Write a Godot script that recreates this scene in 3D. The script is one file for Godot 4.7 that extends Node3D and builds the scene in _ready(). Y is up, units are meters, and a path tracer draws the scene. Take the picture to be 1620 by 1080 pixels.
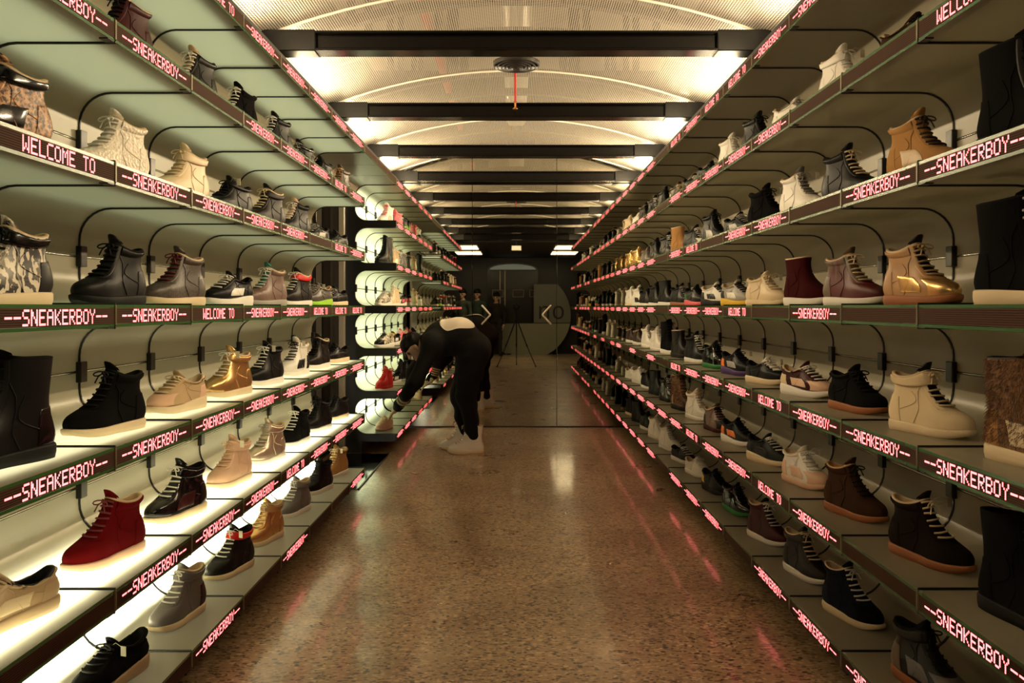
extends Node3D
# A long sneaker shop: curved frosted-glass shelving with LED signs on both sides, perforated vault above, mirror wall at the end.

const FPX := 1324.0          # focal length in pixels of the 1620x1080 frame
const EYE := 1.266
const P := 0.508             # length of a shelf module
const U0 := 3.27             # where the shelves begin, in modules from the camera
const XF := 1.04             # front edge of the shelves from the aisle's middle
const DEPTH := 0.36
const RAD := 0.105
const ZM := 8.795            # distance of the mirror wall
const SIGN_H := 0.046

var mats := {}
var texs := {}
var used := {}
var rng := RandomNumberGenerator.new()

# ------------------------------------------------------------------ mesh builder
class MB:
	var v := PackedVector3Array()
	var n := PackedVector3Array()
	var uv := PackedVector2Array()
	var c := PackedColorArray()
	var idx := PackedInt32Array()
	func vert(p: Vector3, nn: Vector3, t := Vector2.ZERO) -> int:
		v.append(p); n.append(nn); uv.append(t)
		return v.size() - 1
	func tri(a: int, b: int, d: int) -> void:
		var cr := (v[b] - v[a]).cross(v[d] - v[a])
		if cr.dot(n[a] + n[b] + n[d]) > 0.0:
			idx.append_array([a, d, b])
		else:
			idx.append_array([a, b, d])
	func quad(p0: Vector3, p1: Vector3, p2: Vector3, p3: Vector3, nn: Vector3, t0 := Vector2(0, 0), t1 := Vector2(1, 0), t2 := Vector2(1, 1), t3 := Vector2(0, 1)) -> void:
		var a := vert(p0, nn, t0)
		var b := vert(p1, nn, t1)
		var d := vert(p2, nn, t2)
		var e := vert(p3, nn, t3)
		tri(a, b, d); tri(a, d, e)
	func box(lo: Vector3, hi: Vector3, bev := 0.0) -> void:
		# a box whose edges are chamfered by bev
		var cc := (lo + hi) * 0.5
		var h := (hi - lo) * 0.5
		var b: float = minf(bev, minf(h.x, minf(h.y, h.z)) * 0.9)
		for ax in 3:
			for s in [-1.0, 1.0]:
				var nn := Vector3.ZERO
				nn[ax] = s
				var i := (ax + 1) % 3
				var j := (ax + 2) % 3
				var q := []
				for k in [[-1, -1], [1, -1], [1, 1], [-1, 1]]:
					var p := cc
					p[ax] += s * h[ax]
					p[i] += k[0] * (h[i] - b)
					p[j] += k[1] * (h[j] - b)
					q.append(p)
				quad(q[0], q[1], q[2], q[3], nn)
		if b <= 0.0:
			return
		for ax in 3:
			var i := (ax + 1) % 3
			var j := (ax + 2) % 3
			for si in [-1.0, 1.0]:
				for sj in [-1.0, 1.0]:
					var nn := Vector3.ZERO
					nn[i] = si; nn[j] = sj
					nn = nn.normalized()
					var q := []
					for e in [[-1, 0], [1, 0], [1, 1], [-1, 1]]:
						var p := cc
						p[ax] += e[0] * (h[ax] - b)
						p[i] += si * (h[i] - (b if e[1] else 0.0))
						p[j] += sj * (h[j] - (0.0 if e[1] else b))
						q.append(p)
					quad(q[0], q[1], q[2], q[3], nn)
		for sx in [-1.0, 1.0]:
			for sy in [-1.0, 1.0]:
				for sz in [-1.0, 1.0]:
					var s := Vector3(sx, sy, sz)
					var p := cc + s * h
					var nn := s.normalized()
					var a := vert(p - Vector3(0, sy * b, sz * b), nn)
					var d := vert(p - Vector3(sx * b, 0, sz * b), nn)
					var e := vert(p - Vector3(sx * b, sy * b, 0), nn)
					tri(a, d, e)
	func tube(path: PackedVector3Array, r: float, seg := 8, r_end := -1.0, caps := true) -> void:
		var m := path.size()
		var re := r if r_end < 0.0 else r_end
		var side := Vector3.ZERO
		var first := v.size()
		for i in m:
			var t: Vector3 = (path[mini(i + 1, m - 1)] - path[maxi(i - 1, 0)]).normalized()
			if i == 0:
				side = t.cross(Vector3.UP if absf(t.y) < 0.9 else Vector3.RIGHT).normalized()
			else:
				side = (side - t * side.dot(t)).normalized()
			var up := t.cross(side)
			var rr := lerpf(r, re, float(i) / maxf(1.0, m - 1.0))
			for k in seg:
				var a := TAU * k / seg
				var d := side * cos(a) + up * sin(a)
				vert(path[i] + d * rr, d)
		for i in m - 1:
			for k in seg:
				var k2 := (k + 1) % seg
				var a := first + i * seg + k
				var b := first + i * seg + k2
				tri(a, b, b + seg); tri(a, b + seg, a + seg)
		if caps:
			for e in 2:
				var i := 0 if e == 0 else m - 1
				var t: Vector3 = (path[0] - path[1]).normalized() if e == 0 else (path[m - 1] - path[m - 2]).normalized()
				var cen := vert(path[i] + t * (r if e == 0 else re) * 0.35, t)
				for k in seg:
					tri(cen, first + i * seg + k, first + i * seg + (k + 1) % seg)
	func lathe(prof: PackedVector2Array, seg: int, at: Vector3, axis := 1) -> void:
		# prof: (radius, height) pairs; a flat-shaded ring for each pair of neighbours
		for i in prof.size() - 1:
			var a := prof[i]
			var b := prof[i + 1]
			var nr := Vector2(b.y - a.y, a.x - b.x).normalized()
			for k in seg:
				var q := []
				for e in [[a, k], [a, k + 1], [b, k + 1], [b, k]]:
					var an: float = TAU * e[1] / seg
					var p := Vector3(e[0].x * cos(an), e[0].y, e[0].x * sin(an))
					var nn := Vector3(nr.x * cos(an), nr.y, nr.x * sin(an))
					if axis == 2:
						p = Vector3(p.x, p.z, p.y); nn = Vector3(nn.x, nn.z, nn.y)
					q.append(vert(at + p, nn))
				tri(q[0], q[1], q[2]); tri(q[0], q[2], q[3])
	func grid(pts: Array, closed: bool, uvs := Vector2.ONE) -> void:
		# pts: rows of PackedVector3Array of the same size; smooth normals are found in smooth()
		var m: int = pts.size()
		var k: int = pts[0].size()
		var first := v.size()
		for i in m:
			for j in k:
				vert(pts[i][j], Vector3.ZERO, Vector2(float(j) / (k - 1) * uvs.x, float(i) / (m - 1) * uvs.y))
		for i in m - 1:
			for j in (k if closed else k - 1):
				var j2 := (j + 1) % k
				var a := first + i * k + j
				var b := first + i * k + j2
				idx.append_array([a, b, b + k, a, b + k, a + k])
	func fan(ring: PackedVector3Array, cen: Vector3) -> void:
		var first := v.size()
		for p in ring:
			vert(p, Vector3.ZERO)
		var ci := vert(cen, Vector3.ZERO)
		for j in ring.size():
			idx.append_array([ci, first + j, first + (j + 1) % ring.size()])
	func smooth(ref: Vector3, inward := false) -> void:
		# normals from the faces, facing away from ref on the whole (or towards it)
		var vol := 0.0
		for i in range(0, idx.size(), 3):
			vol += (v[idx[i]] - ref).dot((v[idx[i + 1]] - ref).cross(v[idx[i + 2]] - ref))
		var sgn := 1.0 if vol > 0.0 else -1.0
		if inward:
			sgn = -sgn
		for i in n.size():
			n[i] = Vector3.ZERO
		for i in range(0, idx.size(), 3):
			var cr := (v[idx[i + 1]] - v[idx[i]]).cross(v[idx[i + 2]] - v[idx[i]]) * sgn
			for k in 3:
				n[idx[i + k]] += cr
			if sgn > 0.0:
				var t := idx[i + 1]
				idx[i + 1] = idx[i + 2]
				idx[i + 2] = t
		for i in n.size():
			n[i] = n[i].normalized() if n[i].length() > 1e-12 else Vector3.UP
	func mesh(into: ArrayMesh = null) -> ArrayMesh:
		var m := into if into else ArrayMesh.new()
		var a := []
		a.resize(Mesh.ARRAY_MAX)
		a[Mesh.ARRAY_VERTEX] = v
		a[Mesh.ARRAY_NORMAL] = n
		a[Mesh.ARRAY_TEX_UV] = uv
		if c.size() == v.size():
			a[Mesh.ARRAY_COLOR] = c
		a[Mesh.ARRAY_INDEX] = idx
		m.add_surface_from_arrays(Mesh.PRIMITIVE_TRIANGLES, a)
		return m

# ------------------------------------------------------------------ nodes
func numbered(called: String) -> String:
	var k: int = used.get(called, 0)
	used[called] = k + 1
	return called if k == 0 else "%s_%03d" % [called, k]

func thing(called: String, label: String, category: String, at := Vector3.ZERO, turn := 0.0, group := "") -> Node3D:
	var o := Node3D.new()
	o.name = numbered(called)
	add_child(o, true)
	o.position = at
	o.rotation.y = turn
	o.set_meta("label", label)
	o.set_meta("category", category)
	if group:
		o.set_meta("group", group)
	return o

func structure(called: String, at := Vector3.ZERO) -> Node3D:
	var o := Node3D.new()
	o.name = called
	add_child(o, true)
	o.position = at
	o.set_meta("kind", "structure")
	return o

func part(called: String, mesh: Mesh, m, parent: Node3D, at := Vector3.ZERO, label := "") -> MeshInstance3D:
	var o := MeshInstance3D.new()
	o.name = called
	o.mesh = mesh
	if m is Array:
		for i in m.size():
			o.set_surface_override_material(i, m[i])
	elif m:
		o.material_override = m
	o.position = at
	parent.add_child(o, true)
	if label:
		o.set_meta("label", label)
	return o

func boxmesh(lo: Vector3, hi: Vector3, bev := 0.0) -> ArrayMesh:
	var b := MB.new()
	b.box(lo, hi, bev)
	return b.mesh()

# ------------------------------------------------------------------ materials
func mat(key: String, col: Color, rough := 0.6, metal := 0.0, spec := 0.5) -> StandardMaterial3D:
	if mats.has(key):
		return mats[key]
	var m := StandardMaterial3D.new()
	m.resource_name = key
	m.albedo_color = col
	m.roughness = rough
	m.metallic = metal
	m.metallic_specular = spec
	mats[key] = m
	return m

func glow(key: String, col: Color, energy: float) -> StandardMaterial3D:
	var m := mat(key, Color(0.9, 0.88, 0.82), 0.5)
	m.emission_enabled = true
	m.emission = col
	m.emission_energy_multiplier = energy
	return m

func tex(im: Image) -> ImageTexture:
	return ImageTexture.create_from_image(im)

const FONT := {
	"S": ["01111", "10000", "10000", "01110", "00001", "00001", "11110"],
	"N": ["10001", "11001", "11001", "10101", "10011", "10011", "10001"],
	"E": ["11111", "10000", "10000", "11110", "10000", "10000", "11111"],
	"A": ["01110", "10001", "10001", "11111", "10001", "10001", "10001"],
	"K": ["10001", "10010", "10100", "11000", "10100", "10010", "10001"],
	"R": ["11110", "10001", "10001", "11110", "10100", "10010", "10001"],
	"B": ["11110", "10001", "10001", "11110", "10001", "10001", "11110"],
	"O": ["01110", "10001", "10001", "10001", "10001", "10001", "01110"],
	"Y": ["10001", "10001", "01010", "00100", "00100", "00100", "00100"],
	"W": ["10001", "10001", "10001", "10101", "10101", "11011", "10001"],
	"L": ["10000", "10000", "10000", "10000", "10000", "10000", "11111"],
	"C": ["01111", "10000", "10000", "10000", "10000", "10000", "01111"],
	"M": ["10001", "11011", "10101", "10101", "10001", "10001", "10001"],
	"T": ["11111", "00100", "00100", "00100", "00100", "00100", "00100"],
	"-": ["00000", "00000", "00000", "11111", "00000", "00000", "00000"],
	" ": ["00000", "00000", "00000", "00000", "00000", "00000", "00000"],
}

func sign_material(text: String) -> StandardMaterial3D:
	var key := "sign_" + text
	if mats.has(key):
		return mats[key]
	var cell := 8
	var w := 96 * cell
	var h := 8 * cell
	var base: Image
	if texs.has("sign_base"):
		base = texs["sign_base"]
	else:
		base = Image.create(w, h, false, Image.FORMAT_RGB8)
		base.fill(Color(0.28, 0.18, 0.125))
		for y in 8:
			base.fill_rect(Rect2i(0, y * cell + 6, w, 3), Color(0.1, 0.06, 0.045))
		for x in 96:
			for y in 8:
				base.fill_rect(Rect2i(x * cell + 2, y * cell + 2, 4, 3), Color(0.31, 0.2, 0.14))
		texs["sign_base"] = base
		texs["sign_base_t"] = tex(base)
	var m := StandardMaterial3D.new()
	m.resource_name = "led_sign"
	m.albedo_texture = texs["sign_base_t"]
	m.roughness = 0.75
	m.metallic_specular = 0.25
	if text != "":
		var em := Image.create(w, h, false, Image.FORMAT_RGB8)
		em.fill(Color.BLACK)
		var x0 := (96 - text.length() * 6) / 2
		for k in text.length():
			var g: Array = FONT[text[k]]
			for y in 7:
				for x in 5:
					if g[y][x] == "1":
						var px := (x0 + k * 6 + x) * cell
						var py := y * cell + 4
						em.fill_rect(Rect2i(px + 1, py, 6, 8), Color(1, 1, 1))
						em.fill_rect(Rect2i(px, py + 1, 8, 6), Color(1, 1, 1))
		m.emission_enabled = true
		m.emission = Color(1.0, 0.42, 0.42)
		m.emission_operator = BaseMaterial3D.EMISSION_OP_MULTIPLY
		m.emission_texture = tex(em)
		m.emission_energy_multiplier = SIGN_ENERGY
	mats[key] = m
	return m

const SIGN_ENERGY := 4.0

func noise_tex(seed_: int, freq: float, ramp: Array, size := 512, kind := FastNoiseLite.TYPE_SIMPLEX_SMOOTH, oct := 4) -> NoiseTexture2D:
	var nz := FastNoiseLite.new()
	nz.seed = seed_
	nz.noise_type = kind
	nz.frequency = freq
	nz.fractal_octaves = oct
	var t := NoiseTexture2D.new()
	t.noise = nz
	t.width = size
	t.height = size
	t.seamless = true
	var g := Gradient.new()
	g.offsets = PackedFloat32Array(ramp[0])
	g.colors = PackedColorArray(ramp[1])
	t.color_ramp = g
	return t

func floor_material() -> StandardMaterial3D:
	var s := 1024
	var im := Image.create(s, s, false, Image.FORMAT_RGB8)
	im.fill(Color(0.68, 0.58, 0.455))
	rng.seed = 77
	var tones := [Color(0.22, 0.17, 0.12), Color(0.48, 0.385, 0.28), Color(0.8, 0.7, 0.56), Color(0.6, 0.495, 0.37), Color(0.84, 0.75, 0.61), Color(0.34, 0.27, 0.195)]
	for k in 48000:
		var t: Color = tones[rng.randi() % tones.size()]
		var w := 1 + rng.randi() % 5
		var h := 1 + rng.randi() % 4
		var x := rng.randi() % s
		var y := rng.randi() % s
		im.fill_rect(Rect2i(x, y, w, h), t)
		im.fill_rect(Rect2i(x - 1, y + 1, w + 2, maxi(1, h - 2)), t)
	var m := mat("polished_concrete", Color(1, 1, 1), 0.2)
	m.albedo_texture = tex(im)
	m.uv1_triplanar = true
	m.uv1_world_triplanar = true
	m.uv1_scale = Vector3(0.33, 0.33, 0.33)
	m.roughness = 1.0
	m.clearcoat_enabled = true
	m.clearcoat = 0.5
	m.clearcoat_roughness = 0.09
	m.roughness_texture = noise_tex(5, 0.01, [[0.0, 0.45, 1.0], [Color(0.26, 0.26, 0.26), Color(0.3, 0.3, 0.3), Color(0.36, 0.36, 0.36)]])
	m.detail_enabled = true
	m.detail_blend_mode = BaseMaterial3D.BLEND_MODE_MUL
	m.detail_uv_layer = BaseMaterial3D.DETAIL_UV_2
	m.uv2_triplanar = true
	m.uv2_world_triplanar = true
	m.uv2_scale = Vector3(0.21, 0.21, 0.21)
	m.detail_albedo = noise_tex(11, 0.012, [[0.0, 0.4, 0.7, 1.0], [Color(0.8, 0.79, 0.77), Color(0.92, 0.91, 0.9), Color(1, 1, 1), Color(1, 1, 1)]])
	return m

func perforated_material() -> StandardMaterial3D:
	var im := Image.create(128, 128, false, Image.FORMAT_RGBA8)
	im.fill(Color(0.72, 0.69, 0.64, 1))
	for i in 4:
		for j in 4:
			for x in 32:
				for y in 32:
					if Vector2(x - 15.5, y - 15.5).length() < 11.0:
						im.set_pixel(i * 32 + x, j * 32 + y, Color(0.3, 0.28, 0.25, 0))
	var m := mat("perforated_metal", Color(1, 1, 1), 0.4, 0.25)
	m.albedo_texture = tex(im)
	m.transparency = BaseMaterial3D.TRANSPARENCY_ALPHA_SCISSOR
	m.alpha_scissor_threshold = 0.5
	m.cull_mode = BaseMaterial3D.CULL_DISABLED
	return m

func pattern_image(kind: String) -> Image:
	var s := 256
	var im := Image.create(s, s, false, Image.FORMAT_RGB8)
	var nz := FastNoiseLite.new()
	nz.seed = 9
	var warp := FastNoiseLite.new()
	warp.seed = 4
	warp.frequency = 0.03
	match kind:
		"leopard":
			nz.noise_type = FastNoiseLite.TYPE_CELLULAR
			nz.frequency = 0.05
			for x in s:
				for y in s:
					var d := nz.get_noise_2d(x, y)
					var w := warp.get_noise_2d(x, y)
					var c := Color(0.78, 0.6, 0.42)
					if d < -0.62 + w * 0.25:
						c = Color(0.07, 0.045, 0.03)
					elif d < -0.5:
						c = Color(0.62, 0.42, 0.26)
					im.set_pixel(x, y, c)
		"zebra":
			for x in s:
				for y in s:
					var w := warp.get_noise_2d(x * 0.5, y * 0.3) * 4.0
					im.set_pixel(x, y, Color(0.05, 0.045, 0.04) if sin(x * 0.16 + w * 2.2) > 0.0 else Color(0.86, 0.82, 0.74))
		"floral":
			nz.noise_type = FastNoiseLite.TYPE_CELLULAR
			nz.cellular_return_type = FastNoiseLite.RETURN_CELL_VALUE
			nz.frequency = 0.06
			var pal := [Color(0.12, 0.1, 0.09), Color(0.55, 0.12, 0.12), Color(0.8, 0.75, 0.66), Color(0.1, 0.25, 0.28), Color(0.2, 0.17, 0.14), Color(0.5, 0.32, 0.16)]
			for x in s:
				for y in s:
					im.set_pixel(x, y, pal[int(absf(nz.get_noise_2d(x + 9.0 * warp.get_noise_2d(x, y), y)) * 97.0) % 6])
		"snake":
			nz.noise_type = FastNoiseLite.TYPE_CELLULAR
			nz.frequency = 0.075
			for x in s:
				for y in s:
					var d := nz.get_noise_2d(x, y * 0.6)
					im.set_pixel(x, y, Color(0.1, 0.085, 0.075).lerp(Color(0.42, 0.36, 0.3), clampf(-d * 1.2 - 0.2, 0, 1)))
		"drip":
			for x in s:
				for y in s:
					var edge := 120.0 + 70.0 * warp.get_noise_2d(x * 1.6, 0.0) + 24.0 * sin(x * 0.19)
					im.set_pixel(x, y, Color(0.3, 0.02, 0.035) if y > edge else Color(0.34, 0.27, 0.2))
	return im

const PALETTE := {
	"black": Color(0.035, 0.032, 0.03), "charcoal": Color(0.075, 0.068, 0.062), "white": Color(0.86, 0.84, 0.8), "cream": Color(0.82, 0.74, 0.6),
	"tan": Color(0.62, 0.46, 0.28), "beige": Color(0.7, 0.6, 0.46), "red": Color(0.36, 0.02, 0.035), "scarlet": Color(0.8, 0.1, 0.08), "burgundy": Color(0.2, 0.035, 0.04),
	"brown": Color(0.2, 0.125, 0.075), "darkbrown": Color(0.085, 0.058, 0.043), "grey": Color(0.36, 0.34, 0.33), "lightgrey": Color(0.58, 0.56, 0.53), "navy": Color(0.075, 0.09, 0.12),
	"pink": Color(0.85, 0.36, 0.4), "blush": Color(0.82, 0.67, 0.56), "lime": Color(0.55, 0.75, 0.1), "green": Color(0.05, 0.4, 0.13), "orange": Color(0.85, 0.42, 0.08),
	"purple": Color(0.22, 0.1, 0.34), "yellow": Color(0.85, 0.68, 0.12), "gum": Color(0.56, 0.33, 0.16), "taupe": Color(0.36, 0.29, 0.21), "teal": Color(0.08, 0.42, 0.36),
}

func shoe_mat(code: String) -> StandardMaterial3D:
	# colour name with an optional finish: black:p patent, black:s suede, :m metallic, :r rubber; or a pattern's name
	var key := "shoe_" + code
	if mats.has(key):
		return mats[key]
	var q := code.split(":")
	var m := StandardMaterial3D.new()
	m.resource_name = code.replace(":", "_")
	mats[key] = m
	var fin := q[1] if q.size() > 1 else "l"
	m.roughness = 0.42
	if q[0] in ["leopard", "zebra", "floral", "snake", "drip"]:
		m.albedo_texture = tex(pattern_image(q[0]))
		m.uv1_triplanar = true
		var sc: float = {"zebra": 4.5, "leopard": 7.0, "drip": 4.0}.get(q[0], 9.0)
		m.uv1_scale = Vector3(sc, sc, sc)
	elif q[0] == "gold":
		m.albedo_color = Color(0.84, 0.68, 0.44); m.metallic = 0.9; m.roughness = 0.26
	elif q[0] == "silver":
		m.albedo_color = Color(0.82, 0.76, 0.68); m.metallic = 0.85; m.roughness = 0.3
	elif q[0] == "croc":
		m.albedo_color = Color(0.86, 0.82, 0.75); m.roughness = 0.3
		m.heightmap_enabled = true; m.heightmap_scale = 0.35; m.uv1_triplanar = true; m.uv1_scale = Vector3(9, 9, 9)
		m.heightmap_texture = noise_tex(3, 0.045, [[0.0, 1.0], [Color.BLACK, Color.WHITE]], 256, FastNoiseLite.TYPE_CELLULAR, 1)
	elif q[0] == "fur":
		m.albedo_texture = noise_tex(14, 0.06, [[0.0, 0.5, 1.0], [Color(0.2, 0.12, 0.06), Color(0.44, 0.29, 0.15), Color(0.62, 0.46, 0.28)]], 256)
		m.uv1_triplanar = true; m.uv1_scale = Vector3(14, 3.5, 14); m.roughness = 0.95
		m.rim_enabled = true; m.rim = 0.6; m.rim_tint = 0.6
	else:
		m.albedo_color = PALETTE[q[0]]
	if q[0] in ["black", "charcoal", "navy", "darkbrown", "burgundy"]:
		m.metallic_specular = 0.3
	match fin:
		"p":
			m.roughness = 0.14; m.metallic_specular = 0.5
		"s":
			m.roughness = 0.95; m.metallic_specular = 0.2; m.rim_enabled = true; m.rim = 0.12; m.rim_tint = 0.7
		"r":
			m.roughness = 0.6
	return m

# ------------------------------------------------------------------ scene
func _ready() -> void:
	rng.seed = 4242
	setup_view()
	setup_lights()
	build_room()
	build_ceiling()
	build_shelving()
	build_mirror()
	build_foyer()
	build_shoes()
	build_people()

func setup_view() -> void:
	var cam := Camera3D.new()
	cam.name = "camera"
	add_child(cam)
	cam.position = Vector3(0, EYE, 0)
	var near := 0.05
	cam.projection = Camera3D.PROJECTION_FRUSTUM
	cam.near = near
	cam.far = 80.0
	cam.size = 1080.0 / FPX * near
	cam.frustum_offset = Vector2(-7.0, -55.0) / FPX * near
	cam.current = true
	var we := WorldEnvironment.new()
	we.name = "world_environment"
	var e := Environment.new()
	e.background_mode = Environment.BG_COLOR
	e.background_color = Color(0, 0, 0)
	e.tonemap_mode = Environment.TONE_MAPPER_LINEAR
	e.tonemap_exposure = 1.4
	e.sdfgi_enabled = true
	e.ssao_enabled = true
	e.ssil_enabled = true
	we.environment = e
	add_child(we)

const WARM := Color(1.0, 0.9, 0.72)
const COOL := Color(0.95, 1.0, 0.87)
const PALE := Color(1.0, 0.97, 0.86)
const COVE_E := 1.45
const COVE_BAY := [1.0, 0.95, 0.95, 1.1, 1.35, 1.7]
const FOYER_E := 1.2
const TUBE_E := 0.5
const SHEET_E := 0.34
const SHELF_E := 0.4

func area_light(called: String, at: Vector3, towards: Vector3, size: Vector2, col: Color, energy: float, long := Vector3(0, 0, 1)) -> void:
	var l := AreaLight3D.new()
	l.name = called
	add_child(l, true)
	var bz := -towards.normalized()
	var by := (long - bz * long.dot(bz)).normalized()
	l.transform = Transform3D(Basis(by.cross(bz), by, bz), at)
	l.area_size = size
	l.light_color = col
	l.light_energy = energy
	l.shadow_enabled = true
	l.area_range = 25.0

func bay_edges() -> Array:
	return [-0.2, 1.30, 2.80, 4.30, 5.80, 7.29, 8.70]

func setup_lights() -> void:
	# cove lamps on top of the shelving, washing the vault of every bay from both sides
	var b := bay_edges()
	for i in range(1, b.size() - 1):
		var zc: float = -(b[i] + b[i + 1]) * 0.5 - 0.04
		for s in [-1.0, 1.0]:
			var at := Vector3(s * 1.22, EYE + 1.255, zc)
			area_light("cove_light", at + Vector3(0, 0.016, 0), Vector3(-s * 0.8, 1.0, 0), Vector2(0.03, 0.9), WARM, COVE_E * COVE_BAY[i])
			area_light("cove_light", at + Vector3(-s * 0.016, 0, 0), Vector3(-s, -0.5, 0), Vector2(0.03, 0.9), WARM, COVE_E * COVE_BAY[i] * (1.25 if s > 0.0 else 0.55))
	# foyer ceiling panels behind the camera
	for s in [-1.0, 1.0]:
		for z in [0.75, 2.6]:
			area_light("foyer_light", Vector3(s * 1.15, 2.555, z), Vector3(0, -1, 0), Vector2(0.6, 1.1), WARM, FOYER_E)

func dark_wall() -> StandardMaterial3D:
	return mat("dark_wall", Color(0.1, 0.085, 0.07), 0.35)

func build_room() -> void:
	var f := structure("floor")
	part("slab", boxmesh(Vector3(-3.2, -0.2, -9.6), Vector3(3.2, 0, 5.6)), floor_material(), f)
	var wm := mat("painted_wall", Color(0.2, 0.17, 0.14), 0.6)
	for s in [-1.0, 1.0]:
		var w := structure("wall_left" if s < 0 else "wall_right")
		var x0: float = s * 1.56
		var x1: float = s * 1.7
		if s > 0:
			part("wall_face", boxmesh(Vector3(x0, 0, -9.0), Vector3(x1, 4.0, -1.6)), wm, w)
		else:
			part("wall_face", boxmesh(Vector3(x1, 0, -5.78), Vector3(x0, 4.0, -1.6)), wm, w)
			part("wall_face", boxmesh(Vector3(x1, 0, -9.0), Vector3(x0, 4.0, -7.2)), wm, w)
			part("lintel", boxmesh(Vector3(x1, 2.4, -7.2), Vector3(x0, 4.0, -5.78)), wm, w)
		part("return_wall", boxmesh(Vector3(minf(x0, s * 3.2), 0, -1.62), Vector3(maxf(x0, s * 3.2), 4.0, -1.5)), dark_wall(), w)
		part("foyer_wall", boxmesh(Vector3(minf(s * 3.06, s * 3.2), 0, -1.6), Vector3(maxf(s * 3.06, s * 3.2), 4.0, 5.2)), dark_wall(), w)
	# tinted glass panel in the gap of the left wall, its steel jamb and the dark mat before it
	var g := thing("tinted_glass_panel", "dark tinted glass wall panel in the gap between left shelving units", "glass panel", Vector3(-1.6, 0, -6.49))
	part("pane", boxmesh(Vector3(-0.01, 0.02, -0.72), Vector3(0.0, 2.42, 0.72)), mat("tinted_mirror", Color(0.2, 0.185, 0.16), 0.03, 1.0), g)
	part("frame", boxmesh(Vector3(-0.05, 0, -0.72), Vector3(-0.012, 2.44, 0.72)), mat("black_steel", Color(0.03, 0.028, 0.026), 0.3), g)
	for yy in [0.62, 1.38, 1.86]:
		part("rail", boxmesh(Vector3(0.0, yy - 0.012, -0.72), Vector3(0.02, yy + 0.012, 0.72), 0.003), mats["black_steel"], g)
	var j := thing("door_jamb", "brushed steel post beside the black end of the far left shelving", "post", Vector3(-1.5, 0, -7.22))
	part("post", boxmesh(Vector3(-0.03, 0, -0.03), Vector3(0.022, 2.44, 0.03), 0.004), mat("brushed_steel", Color(0.64, 0.6, 0.53), 0.35, 0.4), j)
	part("flange", boxmesh(Vector3(-0.085, 0, -0.012), Vector3(-0.03, 2.44, 0.02), 0.003), mat("dull_steel", Color(0.3, 0.27, 0.24), 0.45, 0.7), j)
	var k := thing("floor_plate", "black glossy floor plate in the gap of the left wall", "floor plate", Vector3(-1.3, 0, -6.49))
	part("plate", boxmesh(Vector3(-0.26, 0.0, -0.7), Vector3(0.2, 0.006, 0.7), 0.002), mat("gloss_black", Color(0.03, 0.028, 0.025), 0.08), k)
	part("edging", boxmesh(Vector3(0.2, 0.0, -0.7), Vector3(0.212, 0.009, 0.7), 0.002), mats["black_steel"], k)

func vault_y(x: float) -> float:
	return EYE + 1.64 - (3.53 - sqrt(3.53 * 3.53 - x * x))

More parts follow.
